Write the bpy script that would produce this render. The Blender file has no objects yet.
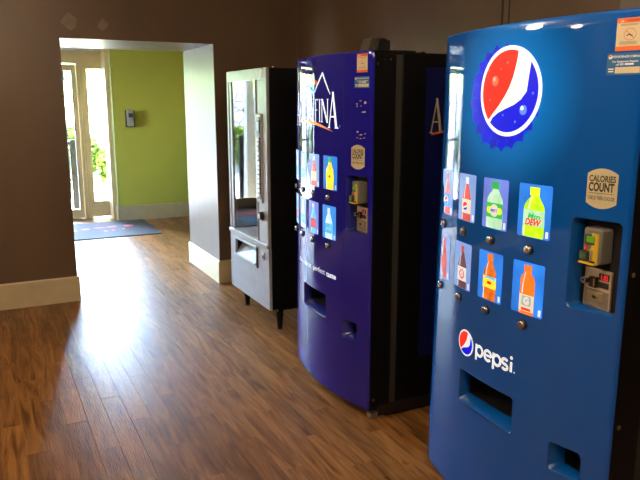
import bpy, bmesh, math, random
from mathutils import Vector, Matrix
from mathutils.geometry import delaunay_2d_cdt
random.seed(7)
scene = bpy.context.scene
C = scene.collection

# ------------------------------------------------------------------ camera
cam_d = bpy.data.cameras.new('camera')
cam = bpy.data.objects.new('camera', cam_d)
C.objects.link(cam)
cam_d.sensor_width = 36.0
cam_d.lens = 669.3 / 640.0 * 36.0
cam_d.clip_start = 0.02
cam_d.clip_end = 300
cam.location = (0, 0, 1.5888)
cam.rotation_euler = (math.pi / 2 - 0.2014, 0, -0.4643)
scene.camera = cam

# ------------------------------------------------------------------ world, sun, lamps, exposure
w = bpy.data.worlds.new('sky')
scene.world = w
w.use_nodes = True
nt = w.node_tree
bg = nt.nodes['Background']
sky = nt.nodes.new('ShaderNodeTexSky')
sky.sky_type = 'NISHITA'
sky.sun_disc = False
sky.sun_elevation = math.radians(58)
sky.sun_rotation = math.radians(-25)
sky.air_density = 1.0
sky.dust_density = 1.0
nt.links.new(sky.outputs[0], bg.inputs['Color'])
bg.inputs['Strength'].default_value = 26.0

sun_d = bpy.data.lights.new('sun', 'SUN')
sun = bpy.data.objects.new('sun', sun_d)
C.objects.link(sun)
sun_d.energy = 200.0
sun_d.angle = math.radians(0.6)
sun_d.color = (1.0, 0.95, 0.86)
sun.location = (-4, 16, 12)
sun.rotation_euler = Vector((0.22, -0.40, -0.88)).to_track_quat('-Z', 'Y').to_euler()

CEIL = 2.75
ADDED_LAMPS = [(0.55, 1.0), (-0.6, 3.6), (-3.0, 1.0), (-3.0, 3.6), (0.3, -1.8)]   # unseen globe lamps added to light the room, built at the end
GLOBE_R, GLOBE_GLOW = 0.20, 33.0

scene.view_settings.view_transform = 'Standard'
scene.view_settings.look = 'None'
scene.view_settings.gamma = 1.0
scene.view_settings.use_curve_mapping = False
scene.view_settings.exposure = 0.0

# ------------------------------------------------------------------ materials
MATS = {}
def mat(name, col, rough=0.5, metal=0.0, spec=0.5, coat=0.0, coat_rough=0.05, emit=0.0, ecol=None,
        var=0.08, vscale=6.0, stretch=(1, 1, 1), bump=0.0, bscale=80.0, rvar=0.0, trans=0.0):
    if name in MATS:
        return MATS[name]
    m = bpy.data.materials.new(name)
    m.use_nodes = True
    t = m.node_tree
    b = t.nodes['Principled BSDF']
    b.inputs['Roughness'].default_value = rough
    b.inputs['Metallic'].default_value = metal
    b.inputs['Specular IOR Level'].default_value = spec
    b.inputs['Coat Weight'].default_value = coat
    b.inputs['Coat Roughness'].default_value = coat_rough
    b.inputs['Transmission Weight'].default_value = trans
    co = t.nodes.new('ShaderNodeTexCoord')
    mp = t.nodes.new('ShaderNodeMapping')
    mp.inputs['Scale'].default_value = stretch
    t.links.new(co.outputs['Object'], mp.inputs['Vector'])
    nz = t.nodes.new('ShaderNodeTexNoise')
    nz.inputs['Scale'].default_value = vscale
    nz.inputs['Detail'].default_value = 5
    t.links.new(mp.outputs[0], nz.inputs['Vector'])
    rp = t.nodes.new('ShaderNodeValToRGB')
    rp.color_ramp.elements[0].position = 0.3
    rp.color_ramp.elements[1].position = 0.7
    c = list(col) + [1] if len(col) == 3 else list(col)
    rp.color_ramp.elements[0].color = [max(0, x * (1 - var)) for x in c[:3]] + [1]
    rp.color_ramp.elements[1].color = [min(1, x * (1 + var)) for x in c[:3]] + [1]
    t.links.new(nz.outputs['Fac'], rp.inputs['Fac'])
    t.links.new(rp.outputs['Color'], b.inputs['Base Color'])
    if emit > 0:
        b.inputs['Emission Strength'].default_value = emit
        if ecol is None:
            t.links.new(rp.outputs['Color'], b.inputs['Emission Color'])
        else:
            b.inputs['Emission Color'].default_value = list(ecol) + [1]
    if rvar > 0:
        mr = t.nodes.new('ShaderNodeMapRange')
        mr.inputs['To Min'].default_value = max(0.0, rough - rvar)
        mr.inputs['To Max'].default_value = min(1.0, rough + rvar)
        t.links.new(nz.outputs['Fac'], mr.inputs['Value'])
        t.links.new(mr.outputs[0], b.inputs['Roughness'])
    if bump > 0:
        n2 = t.nodes.new('ShaderNodeTexNoise')
        n2.inputs['Scale'].default_value = bscale
        n2.inputs['Detail'].default_value = 4
        t.links.new(mp.outputs[0], n2.inputs['Vector'])
        bp = t.nodes.new('ShaderNodeBump')
        bp.inputs['Strength'].default_value = bump
        bp.inputs['Distance'].default_value = 0.004
        t.links.new(n2.outputs['Fac'], bp.inputs['Height'])
        t.links.new(bp.outputs[0], b.inputs['Normal'])
    MATS[name] = m
    return m

def glass_mat(name, ior=1.5, tint=(0.95, 0.97, 0.96), gain=1.0):
    m = bpy.data.materials.new(name)
    m.use_nodes = True
    t = m.node_tree
    for n in list(t.nodes):
        if n.type != 'OUTPUT_MATERIAL':
            t.nodes.remove(n)
    out = [n for n in t.nodes if n.type == 'OUTPUT_MATERIAL'][0]
    tr = t.nodes.new('ShaderNodeBsdfTransparent')
    tr.inputs['Color'].default_value = list(tint) + [1]
    gl = t.nodes.new('ShaderNodeBsdfGlossy')
    gl.inputs['Roughness'].default_value = 0.01
    fr = t.nodes.new('ShaderNodeFresnel')
    fr.inputs['IOR'].default_value = ior
    mx = t.nodes.new('ShaderNodeMixShader')
    t.links.new(fr.outputs[0], mx.inputs['Fac'])
    t.links.new(tr.outputs[0], mx.inputs[1])
    t.links.new(gl.outputs[0], mx.inputs[2])
    t.links.new(mx.outputs[0], out.inputs['Surface'])
    MATS[name] = m
    return m

# brown semi-gloss wall paint
m_brown = mat('brown_paint', (0.118, 0.075, 0.042), 0.40, spec=0.45, var=0.10, vscale=3.0, bump=0.4, bscale=14, stretch=(1, 1, 0.35), rvar=0.10)
m_patch = mat('bare_patch', (0.19, 0.145, 0.105), 0.7, var=0.12, vscale=30)
m_green = mat('lime_paint', (0.50, 0.53, 0.075), 0.6, var=0.03, vscale=2)
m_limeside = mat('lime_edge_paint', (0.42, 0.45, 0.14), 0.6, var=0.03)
m_cream = mat('cream_trim', (0.66, 0.54, 0.27), 0.45, var=0.05, vscale=8)
m_base = mat('baseboard_paint', (0.53, 0.45, 0.27), 0.45, var=0.06, vscale=10)
m_ceil = mat('ceiling_paint', (0.80, 0.77, 0.70), 0.8)
m_black = mat('black_enamel', (0.004, 0.004, 0.005), 0.45, spec=0.2, var=0.2, vscale=20)
m_blackplas = mat('black_plastic', (0.010, 0.010, 0.011), 0.4)
m_cavity = mat('dark_cavity', (0.006, 0.006, 0.008), 0.8)
m_gasket = mat('grey_gasket', (0.035, 0.033, 0.028), 0.6)
m_silver = mat('silver_paint', (0.36, 0.37, 0.385), 0.38, metal=0.25, var=0.08, vscale=15)
m_steel = mat('brushed_steel', (0.55, 0.55, 0.54), 0.3, metal=0.9, var=0.1, vscale=20, stretch=(1, 1, 12))
m_chrome = mat('chrome', (0.78, 0.77, 0.74), 0.18, metal=1.0, var=0.04)
m_white = mat('white_print', (0.80, 0.82, 0.84), 0.4)
m_ink = mat('black_ink', (0.02, 0.018, 0.015), 0.5)
m_sticker = mat('tan_sticker', (0.56, 0.50, 0.31), 0.5, var=0.06, vscale=40)
m_cream_st = mat('cream_sticker', (0.62, 0.54, 0.36), 0.5, var=0.04)
m_orange = mat('orange_print', (0.75, 0.14, 0.02), 0.5, var=0.05)
m_servblue = mat('service_blue', (0.01, 0.12, 0.30), 0.5)

# ------------------------------------------------------------------ mesh helpers
def obj(name, verts, faces, material, parent=None, smooth=False):
    me = bpy.data.meshes.new(name)
    me.from_pydata([tuple(v) for v in verts], [], faces)
    me.update()
    if material is not None:
        me.materials.append(material)
    if smooth:
        for p in me.polygons:
            p.use_smooth = True
    o = bpy.data.objects.new(name, me)
    C.objects.link(o)
    if parent is not None:
        o.parent = parent
    return o

def bmobj(name, bm, material, parent=None, smooth=False):
    me = bpy.data.meshes.new(name)
    bm.to_mesh(me)
    bm.free()
    me.materials.append(material)
    if smooth:
        for p in me.polygons:
            p.use_smooth = True
    o = bpy.data.objects.new(name, me)
    C.objects.link(o)
    if parent is not None:
        o.parent = parent
    return o

def add_box(bm, lo, hi, bevel=0.0, seg=2):
    r = bmesh.ops.create_cube(bm, size=1.0)
    vs = r['verts']
    for v in vs:
        v.co = Vector([(lo[i] + hi[i]) / 2 + v.co[i] * (hi[i] - lo[i]) for i in range(3)])
    if bevel > 0:
        es = list({e for v in vs for e in v.link_edges})
        bmesh.ops.bevel(bm, geom=es, offset=bevel, segments=seg, profile=0.5, affect='EDGES')

def box(name, lo, hi, material, parent=None, bevel=0.0, seg=2):
    bm = bmesh.new()
    add_box(bm, lo, hi, bevel, seg)
    return bmobj(name, bm, material, parent)

def add_tube(bm, p0, p1, r0, r1=None, seg=16, caps=True):
    r1 = r0 if r1 is None else r1
    p0, p1 = Vector(p0), Vector(p1)
    q = (p1 - p0).to_track_quat('Z', 'Y')
    a, b = [], []
    for i in range(seg):
        t = 2 * math.pi * i / seg
        d = q @ Vector((math.cos(t), math.sin(t), 0))
        a.append(bm.verts.new(p0 + d * r0))
        b.append(bm.verts.new(p1 + d * r1))
    for i in range(seg):
        j = (i + 1) % seg
        bm.faces.new((a[i], a[j], b[j], b[i]))
    if caps:
        bm.faces.new(a[::-1])
        bm.faces.new(b)

def tube(name, p0, p1, r0, material, parent=None, r1=None, seg=16):
    bm = bmesh.new()
    add_tube(bm, p0, p1, r0, r1, seg)
    return bmobj(name, bm, material, parent)

def empty(name, loc, rz=0.0):
    o = bpy.data.objects.new(name, None)
    C.objects.link(o)
    o.location = loc
    o.rotation_euler = (0, 0, rz)
    o.empty_display_size = 0.1
    return o

def tag(o, label=None, cat=None, group=None, kind=None):
    if label: o['label'] = label
    if cat: o['category'] = cat
    if group: o['group'] = group
    if kind: o['kind'] = kind
    return o

def struct(o, label=None):
    o['kind'] = 'structure'
    if label: o['label'] = label
    return o

# ------------------------------------------------------------------ room shell
XW = 2.60          # right wall
D, T = 5.625, 0.945   # far wall front face, thickness
OL, OR, OH = 0.600, 1.812, 2.0776   # opening
VB = 9.35          # green wall
DW = 9.75          # entrance wall
XL, YB = -4.6, -4.0

# far wall with opening (one solid)
wf = struct(box('wall_far', (XL, D, 0), (OL, D + 0.15, CEIL), m_brown), 'brown painted wall left of the open doorway')
bm = bmesh.new()
add_box(bm, (OL, D, OH), (OR, D + T, CEIL))
lint = bmobj('lintel', bm, m_brown, wf)
bm = bmesh.new()
add_box(bm, (OR, D, 0), (XW, D + T, CEIL))
bmobj('door_pier', bm, m_brown, wf)
for pts in ([(0.612, 2.193), (0.650, 2.245), (0.678, 2.269), (0.736, 2.222), (0.722, 2.16), (0.682, 2.131)],
            [(0.883, 2.172), (0.905, 2.215), (0.930, 2.239), (0.958, 2.20), (0.975, 2.21), (0.950, 2.165), (0.918, 2.142)]):
    n = len(pts)
    vs = [(x, D - 0.0015, z) for x, z in pts] + [(x, D + 0.001, z) for x, z in pts]
    fs = [tuple(range(n))] + [(i, (i + 1) % n, n + (i + 1) % n, n + i) for i in range(n)]
    o = obj('bare_patch', vs, fs, m_patch, wf)
    o['label'] = 'pale bare patch where something was peeled off'

wr = struct(box('wall_right', (XW, YB, 0), (XW + 0.12, D + T, CEIL), m_brown), 'brown painted wall behind the vending machines')
seam_m = mat('dark_seam', (0.02, 0.014, 0.010), 0.7)
box('panel_seam', (XW - 0.003, 2.915, 0), (XW + 0.001, 2.922, CEIL), seam_m, wr)
box('panel_seam', (XW - 0.005, 2.965, 0), (XW + 0.001, 2.975, CEIL), seam_m, wr)
m_board = mat('grey_brown_board', (0.17, 0.14, 0.115), 0.55, var=0.08, vscale=4)
obj('wall_board', [(XW - 0.006, 2.25, 1.2), (XW - 0.006, 2.16, 2.6), (XW - 0.006, 0.9, 2.6), (XW - 0.006, 0.9, 1.2),
                   (XW, 2.25, 1.2), (XW, 2.16, 2.6), (XW, 0.9, 2.6), (XW, 0.9, 1.2)],
    [(0, 1, 2, 3), (7, 6, 5, 4), (0, 4, 5, 1), (1, 5, 6, 2), (2, 6, 7, 3), (3, 7, 4, 0)], m_board, wr)
struct(box('wall_left', (XL - 0.12, YB, 0), (XL, D, CEIL), m_brown))
struct(box('wall_back', (XL, YB - 0.12, 0), (XW, YB, CEIL), m_brown))
struct(box('ceiling', (XL - 0.12, YB - 0.12, CEIL), (XW + 0.12, D + 0.15, CEIL + 0.1), m_ceil))

# baseboards: profiled
def baseboard(name, p0, p1, nrm, h=0.207, t=0.016, parent=None):
    p0, p1, nrm = Vector(p0), Vector(p1), Vector(nrm)
    prof = [(0, 0), (t, 0), (t, h - 0.012), (t - 0.006, h), (0, h)]
    vs, fs = [], []
    for p in (p0, p1):
        for a, z in prof:
            vs.append(p + nrm * a + Vector((0, 0, z)))
    n = len(prof)
    for i in range(n):
        j = (i + 1) % n
        fs.append((i, j, n + j, n + i))
    fs += [tuple(range(n))[::-1], tuple(range(n, 2 * n))]
    return obj(name, vs, fs, m_base, parent)
b1 = struct(baseboard('baseboard_far', (XL, D, 0), (OL, D, 0), (0, -1, 0)), 'cream baseboard below the brown wall')
baseboard('jamb_baseboard', (OL, D - 0.016, 0), (OL, D + 0.15, 0), (1, 0, 0), parent=b1)
b2 = struct(baseboard('baseboard_right', (OR, D, 0), (XW, D, 0), (0, -1, 0)), 'cream baseboard wrapping the doorway jamb')
baseboard('jamb_baseboard', (OR, D - 0.016, 0), (OR, D + T + 0.016, 0), (-1, 0, 0), parent=b2)
baseboard('vestibule_baseboard', (OR, D + T, 0), (3.6, D + T, 0), (0, 1, 0), parent=b2)

# ------------------------------------------------------------------ vestibule
VX0, VX1, VC = -2.6, 3.6, 2.62
wg = struct(box('wall_green', (1.60, VB, 0), (VX1, DW + 0.15, VC), m_green), 'lime green wall beside the entrance')
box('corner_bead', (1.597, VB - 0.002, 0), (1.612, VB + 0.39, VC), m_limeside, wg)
struct(baseboard('baseboard_green', (1.600, VB, 0), (VX1, VB, 0), (0, -1, 0), h=0.205), 'cream baseboard below the lime green wall')
baseboard('baseboard_return', (1.600, VB - 0.016, 0), (1.600, DW, 0), (-1, 0, 0), h=0.205, parent=bpy.data.objects['baseboard_green'])
struct(box('wall_vestibule_right', (VX1, D + T, 0), (VX1 + 0.12, DW + 0.15, VC), m_green))
struct(box('wall_vestibule_near', (XW, D + T - 0.12, 0), (VX1, D + T, VC), m_brown))
struct(box('ceiling_vestibule', (VX0 - 0.1, D + 0.15, VC), (VX1 + 0.12, DW + 0.15, VC + 0.1), m_ceil))
# left side of the vestibule: unseen window added to brighten the green wall
m_pane = glass_mat('clear_pane', 1.45)
m_pale = mat('pale_wall_paint', (0.62, 0.62, 0.60), 0.7, var=0.03)
wvl = struct(box('wall_vestibule_left', (VX0 - 0.1, D + 0.15, 0), (VX0, 7.0, VC), m_pale))
box('wall_pier', (VX0 - 0.1, 7.6, 0), (VX0, DW + 0.15, VC), m_pale, wvl)
box('wall_sill', (VX0 - 0.1, 7.0, 0), (VX0, 7.6, 0.95), m_pale, wvl)
box('wall_head', (VX0 - 0.1, 7.0, 2.3), (VX0, 7.6, VC), m_pale, wvl)
w2 = struct(box('window_added', (VX0 - 0.06, 7.04, 0.99), (VX0 - 0.052, 7.56, 2.26), m_pane), 'unseen side window added to brighten the vestibule')
for lo, hi in (((7.0, 0.95), (7.04, 2.3)), ((7.56, 0.95), (7.6, 2.3)), ((7.04, 0.95), (7.56, 0.99)), ((7.04, 2.26), (7.56, 2.3))):
    box('window_frame', (VX0 - 0.09, lo[0], lo[1]), (VX0 - 0.02, hi[0], hi[1]), m_cream, w2)

# entrance wall (cream frame, two glass leaves, sidelights)
wd = struct(box('wall_entrance', (VX0, DW, 2.115), (1.60, DW + 0.15, VC), m_cream), 'cream header above the glass entrance')
box('header_trim', (VX0, DW - 0.012, 2.225), (1.60, DW, 2.245), m_cream, wd)
for x0, x1 in ((1.215, 1.318), (1.585, 1.60), (-0.75, -0.66), (-1.20, -1.10)):
    box('frame_post', (x0, DW - 0.01, 0), (x1, DW + 0.12, 2.115), m_cream, wd, 0.004)
box('frame_casing', (1.545, VB + 0.13, 0), (1.598, DW, 2.30), m_cream, wg, 0.004)
box('frame_bead', (1.255, DW - 0.022, 0), (1.272, DW - 0.01, 2.115), m_cream, wd, 0.003)
box('solid_panel', (VX0, DW, 0), (-1.20, DW + 0.15, 2.115), m_cream, wd)
m_dark = mat('dark_bronze', (0.035, 0.028, 0.024), 0.45)
m_thresh = mat('metal_threshold', (0.35, 0.34, 0.32), 0.4, metal=0.6)
box('threshold', (-0.70, DW - 0.02, 0.0), (1.24, DW + 0.14, 0.012), m_thresh, wd, 0.003)
def sidelight(name, x0, x1, label):
    s = struct(box(name, (x0 + 0.03, DW + 0.045, 0.235), (x1 - 0.03, DW + 0.053, 2.05), m_pane), label)
    bm = bmesh.new()
    add_box(bm, (x0, DW, 0.02), (x1, DW + 0.09, 0.21), 0.004)
    bmobj('kick_panel', bm, m_cream, s)
    for lo, hi in (((x0, DW, 0.21), (x0 + 0.032, DW + 0.09, 2.115)), ((x1 - 0.032, DW, 0.21), (x1, DW + 0.09, 2.115)),
                   ((x0, DW, 2.045), (x1, DW + 0.09, 2.115)), ((x0, DW, 0.21), (x1, DW + 0.09, 0.24))):
        box('window_frame', lo, hi, m_cream, s, 0.004)
    return s
sidelight('window_1', 1.318, 1.585, 'narrow sidelight beside the glass entrance door')
sidelight('window_3', -1.10, -0.75, 'narrow sidelight on the far side of the double doors')
def leaf(name, x0, x1, handle_x, label):
    d = struct(box(name, (x0 + 0.05, DW + 0.045, 0.13), (x1 - 0.05, DW + 0.053, 2.03), m_pane), label)
    for lo, hi in (((x0 + 0.004, DW + 0.025, 0.015), (x0 + 0.055, DW + 0.07, 2.10)), ((x1 - 0.055, DW + 0.025, 0.015), (x1 - 0.004, DW + 0.07, 2.10))):
        box('door_stile', lo, hi, m_cream, d, 0.003)
    for z0, z1 in ((0.015, 0.14), (2.02, 2.10)):
        box('door_rail', (x0 + 0.05, DW + 0.027, z0), (x1 - 0.05, DW + 0.068, z1), m_cream, d, 0.003)
    for xx in (x0 + 0.055, x1 - 0.063):
        box('glazing_gasket', (xx, DW + 0.022, 0.13), (xx + 0.008, DW + 0.072, 2.03), m_dark, d)
    tube('pull_bar', (handle_x, DW - 0.03, 0.95), (handle_x, DW - 0.03, 1.25), 0.012, m_steel, d)
    for zz in (0.98, 1.22):
        tube('pull_stud', (handle_x, DW - 0.03, zz), (handle_x, DW + 0.03, zz), 0.007, m_steel, d)
    return d
leaf('door_1', 0.275, 1.215, 0.33, 'glass entrance door with cream stiles')
leaf('door_2', -0.66, 0.275, 0.22, 'second glass leaf of the entrance')

# ------------------------------------------------------------------ floor
PW, PL = 0.100, 0.914
def wood_material(name, plank_pattern):
    m = bpy.data.materials.new(name)
    m.use_nodes = True
    t = m.node_tree
    b = t.nodes['Principled BSDF']
    N = t.nodes.new
    geo = N('ShaderNodeNewGeometry')
    info = N('ShaderNodeObjectInfo')
    off = N('ShaderNodeVectorMath'); off.operation = 'SCALE'
    comb = N('ShaderNodeCombineXYZ')
    t.links.new(info.outputs['Random'], comb.inputs[0])
    t.links.new(info.outputs['Random'], comb.inputs[1])
    t.links.new(comb.outputs[0], off.inputs[0]); off.inputs['Scale'].default_value = 40.0
    add = N('ShaderNodeVectorMath'); add.operation = 'ADD'
    t.links.new(geo.outputs['Position'], add.inputs[0])
    t.links.new(off.outputs[0], add.inputs[1])
    mp = N('ShaderNodeMapping'); mp.inputs['Scale'].default_value = (9.0, 0.9, 1.0)
    t.links.new(add.outputs[0], mp.inputs['Vector'])
    n1 = N('ShaderNodeTexNoise'); n1.inputs['Scale'].default_value = 2.6; n1.inputs['Detail'].default_value = 7; n1.inputs['Distortion'].default_value = 1.3
    t.links.new(mp.outputs[0], n1.inputs['Vector'])
    rp = N('ShaderNodeValToRGB')
    e = rp.color_ramp.elements
    e[0].position, e[0].color = 0.28, (0.105, 0.041, 0.012, 1)
    e[1].position, e[1].color = 0.75, (0.37, 0.185, 0.062, 1)
    x = rp.color_ramp.elements.new(0.52); x.color = (0.245, 0.112, 0.035, 1)
    t.links.new(n1.outputs['Fac'], rp.inputs['Fac'])
    hsv = N('ShaderNodeHueSaturation')
    mr = N('ShaderNodeMapRange'); mr.inputs['To Min'].default_value = 0.72; mr.inputs['To Max'].default_value = 1.22
    if plank_pattern:
        br = N('ShaderNodeTexBrick')
        mp2 = N('ShaderNodeMapping'); mp2.inputs['Rotation'].default_value = (0, 0, math.pi / 2)
        t.links.new(geo.outputs['Position'], mp2.inputs['Vector'])
        t.links.new(mp2.outputs[0], br.inputs['Vector'])
        br.inputs['Scale'].default_value = 1.0
        br.inputs['Brick Width'].default_value = PL
        br.inputs['Row Height'].default_value = PW
        br.inputs['Mortar Size'].default_value = 0.0015
        br.inputs['Color1'].default_value = (0.1, 0.1, 0.1, 1); br.inputs['Color2'].default_value = (0.9, 0.9, 0.9, 1)
        t.links.new(br.outputs['Color'], mr.inputs['Value'])
    else:
        t.links.new(info.outputs['Random'], mr.inputs['Value'])
    t.links.new(mr.outputs[0], hsv.inputs['Value'])
    t.links.new(rp.outputs['Color'], hsv.inputs['Color'])
    t.links.new(hsv.outputs[0], b.inputs['Base Color'])
    mp3 = N('ShaderNodeMapping'); mp3.inputs['Scale'].default_value = (60.0, 5.0, 1.0)
    t.links.new(add.outputs[0], mp3.inputs['Vector'])
    n2 = N('ShaderNodeTexNoise'); n2.inputs['Scale'].default_value = 3.0; n2.inputs['Detail'].default_value = 4
    t.links.new(mp3.outputs[0], n2.inputs['Vector'])
    bp = N('ShaderNodeBump'); bp.inputs['Strength'].default_value = 0.8; bp.inputs['Distance'].default_value = 0.0030
    t.links.new(n2.outputs['Fac'], bp.inputs['Height'])
    t.links.new(bp.outputs[0], b.inputs['Normal'])
    n3 = N('ShaderNodeTexNoise'); n3.inputs['Scale'].default_value = 1.6; n3.inputs['Detail'].default_value = 5
    t.links.new(geo.outputs['Position'], n3.inputs['Vector'])
    mr2 = N('ShaderNodeMapRange'); mr2.inputs['To Min'].default_value = 0.22; mr2.inputs['To Max'].default_value = 0.42
    t.links.new(n3.outputs['Fac'], mr2.inputs['Value'])
    t.links.new(mr2.outputs[0], b.inputs['Roughness'])
    b.inputs['Specular IOR Level'].default_value = 0.135
    MATS[name] = m
    return m
m_plank = wood_material('wood_plank', False)
m_plankfar = wood_material('wood_plank_pattern', True)
floor = struct(box('floor', (XL - 0.12, YB - 0.12, -0.10), (VX1 + 0.12, DW + 0.15, -0.004), m_plankfar), 'wood plank floor')
bm = bmesh.new()
add_box(bm, (0.0005, 0.0005, -0.0040), (PW - 0.0005, PL - 0.0005, 0.0))
pm = bpy.data.meshes.new('plank'); bm.to_mesh(pm); bm.free(); pm.materials.append(m_plank)
col = 0
for k in range(-9, 26):
    x = 0.057 + PW * k
    oy = (k * 0.371) % 1.0 * PL
    y = 1.3 - oy
    while y < DW - 0.02:
        vis = (y < D and x < 2.55 and x > -0.9 + 0.0 * y and y + PL > 1.5) or (y + PL > D and OL - 0.15 < x < 2.5)
        # planks standing wholly below a machine or behind the far wall are never seen
        if x > 1.76 and y + PL < 2.1: vis = False
        if x < 0.2 and y + PL < 2.0: vis = False
        if x < -0.3 and y + PL < 2.8: vis = False
        if vis:
            me = pm
            over = y + PL - (DW - 0.001)
            o = bpy.data.objects.new('plank', me)
            C.objects.link(o)
            o.parent = floor
            o.location = (x, y, 0)
            o.rotation_euler = (random.uniform(-.0004, .0004), random.uniform(-.002, .002), 0)
            if over > 0: o.scale = (1, (PL - over) / PL, 1)
        y += PL

# ------------------------------------------------------------------ curved-front drink machines
W_, ZB, ZT = 0.9008, 0.052, 1.843
def front_y(s, z):
    b = 0.0748 - 0.0023 * (z - 0.05) / 1.79
    t = min(1.0, abs(2 * s / W_ - 1))
    return -b * (1 - t ** 2.16)
def rrect(x0, x1, z0, z1, r, n=6):
    pts = []
    for cx, cz, a0 in ((x1 - r, z1 - r, 0), (x0 + r, z1 - r, 90), (x0 + r, z0 + r, 180), (x1 - r, z0 + r, 270)):
        for i in range(n + 1):
            a = math.radians(a0 + 90 * i / n)
            pts.append((cx + r * math.cos(a), cz + r * math.sin(a)))
    return pts
def densify(pts, step):
    out = []
    for i, p in enumerate(pts):
        q = pts[(i + 1) % len(pts)]
        d = math.dist(p, q)
        k = max(1, int(math.ceil(d / step)))
        for j in range(k):
            out.append((p[0] + (q[0] - p[0]) * j / k, p[1] + (q[1] - p[1]) * j / k))
    return out
def sd_rrect(x, z, x0, x1, z0, z1, r):
    qx = abs(x - (x0 + x1) / 2) - (x1 - x0) / 2 + r
    qz = abs(z - (z0 + z1) / 2) - (z1 - z0) / 2 + r
    return -(math.hypot(max(qx, 0), max(qz, 0)) + min(max(qx, qz), 0) - r)   # >0 inside
RF = 0.010
PORT = (0.246, 0.553, 0.456, 0.590, 0.012)
CRET = (0.708, 0.8215, 0.405, 0.503, 0.016)
CREC = (0.730, 0.883, 0.969, 1.2525, 0.016)
def pulled(s, z):
    d = sd_rrect(s, z, 0, W_, ZB, ZT, 0.02)
    if d >= RF: p = 0.0
    else:
        d = max(d, 0.0); p = RF - math.sqrt(max(0, RF * RF - (RF - d) ** 2))
    return front_y(s, z) + p

def door_front_mesh():
    pts, edges = [], []
    def loop(lp):
        i0 = len(pts)
        pts.extend(Vector(p) for p in lp)
        n = len(lp)
        edges.extend((i0 + i, i0 + (i + 1) % n) for i in range(n))
    outer = densify(rrect(0, W_, ZB, ZT, 0.02), 0.03)
    loop(outer)
    for ins in (0.0015, 0.004, 0.010):
        loop(densify(rrect(ins, W_ - ins, ZB + ins, ZT - ins, max(0.02 - ins, 0.003)), 0.03))
    holes = [PORT, CRET, CREC]
    for h in holes:
        loop(densify(rrect(*h), 0.02))
    for i in range(1, 40):
        s = W_ * i / 40
        for j in range(1, 45):
            z = ZB + (ZT - ZB) * j / 45
            if sd_rrect(s, z, 0, W_, ZB, ZT, 0.02) < 0.024: continue
            if any(sd_rrect(s, z, *h) > -0.012 for h in holes): continue
            pts.append(Vector((s, z)))
    vo, eo, fo, *_ = delaunay_2d_cdt(pts, edges, [], 0, 1e-6)
    fs = []
    for f in fo:
        cx = sum(vo[i][0] for i in f) / len(f); cz = sum(vo[i][1] for i in f) / len(f)
        if any(sd_rrect(cx, cz, *h) > 0 for h in holes): continue
        if sd_rrect(cx, cz, 0, W_, ZB, ZT, 0.02) < 0: continue
        fs.append(tuple(f))
    vs = [(v[0], pulled(v[0], v[1]), v[1]) for v in vo]
    return vs, fs, outer

def recess(name, hole, inner, depth, m_wall, parent, back=None, m_back=None, back_depth=None):
    """lip running from the hole's edge inwards; back: a cavity box behind it"""
    h = rrect(*hole); ip = rrect(*inner)
    n = len(h)
    yd = front_y((hole[0] + hole[1]) / 2, (hole[2] + hole[3]) / 2) + depth
    e = 0.0035
    vs = [(s, front_y(s, z) - 0.0005, z) for s, z in h]
    cx, cz = (hole[0] + hole[1]) / 2, (hole[2] + hole[3]) / 2
    hx = [(s + (e if s < cx else -e), z + (e if z < cz else -e)) for s, z in h]
    vs += [(s, front_y(s, z) + 0.004, z) for s, z in hx]
    vs += [(s, yd, z) for s, z in ip]
    fs = []
    for k in range(2):
        for i in range(n):
            j = (i + 1) % n
            fs.append((k * n + i, k * n + j, (k + 1) * n + j, (k + 1) * n + i))
    o = obj(name, vs, fs, m_wall, parent, smooth=True)
    vs = [(s, yd, z) for s, z in ip] + [(s, yd + back_depth, z) for s, z in ip]
    fs = [(i, (i + 1) % n, n + (i + 1) % n, n + i) for i in range(n)] + [tuple(range(n, 2 * n))]
    obj(back, vs, fs, m_back, o)
    return o, yd

# flat print laid on the curved door -------------------------------------------------
def decal(name, polys, material, parent, off=0.001, step=0.03, surf=None):
    bm = bmesh.new()
    for poly in polys:
        vv = [bm.verts.new((p[0], 0, p[1])) for p in poly]
        try: bm.faces.new(vv)
        except ValueError: pass
    return _finish(name, bm, material, parent, off, step, surf)
def _finish(name, bm, material, parent, off, step, surf):
    xs = [v.co.x for v in bm.verts]
    x0, x1 = min(xs), max(xs)
    if surf is None and x1 - x0 > step:
        big = [f for f in bm.faces if len(f.verts) > 4]
        if big: bmesh.ops.triangulate(bm, faces=big)
        k = int((x1 - x0) / step)
        for i in range(1, k + 1):
            xx = x0 + (x1 - x0) * i / (k + 1)
            bmesh.ops.bisect_plane(bm, geom=bm.verts[:] + bm.edges[:] + bm.faces[:], plane_co=(xx, 0, 0), plane_no=(1, 0, 0))
    for v in bm.verts:
        y = front_y(v.co.x, v.co.z) if surf is None else surf
        v.co.y = y - off
    return bmobj(name, bm, material, parent)
def circle(cx, cz, r, n=32, a0=0, a1=360, sx=1.0):
    full = abs(a1 - a0) >= 359.9
    m = n if full else n + 1
    return [(cx + sx * r * math.cos(math.radians(a0 + (a1 - a0) * i / n)), cz + r * math.sin(math.radians(a0 + (a1 - a0) * i / n))) for i in range(m)]
def ring(cx, cz, r0, r1, n=40, a0=0, a1=360):
    qs = []
    for i in range(n):
        a, b = math.radians(a0 + (a1 - a0) * i / n), math.radians(a0 + (a1 - a0) * (i + 1) / n)
        qs.append([(cx + r0 * math.cos(a), cz + r0 * math.sin(a)), (cx + r1 * math.cos(a), cz + r1 * math.sin(a)),
                   (cx + r1 * math.cos(b), cz + r1 * math.sin(b)), (cx + r0 * math.cos(b), cz + r0 * math.sin(b))])
    return qs
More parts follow.
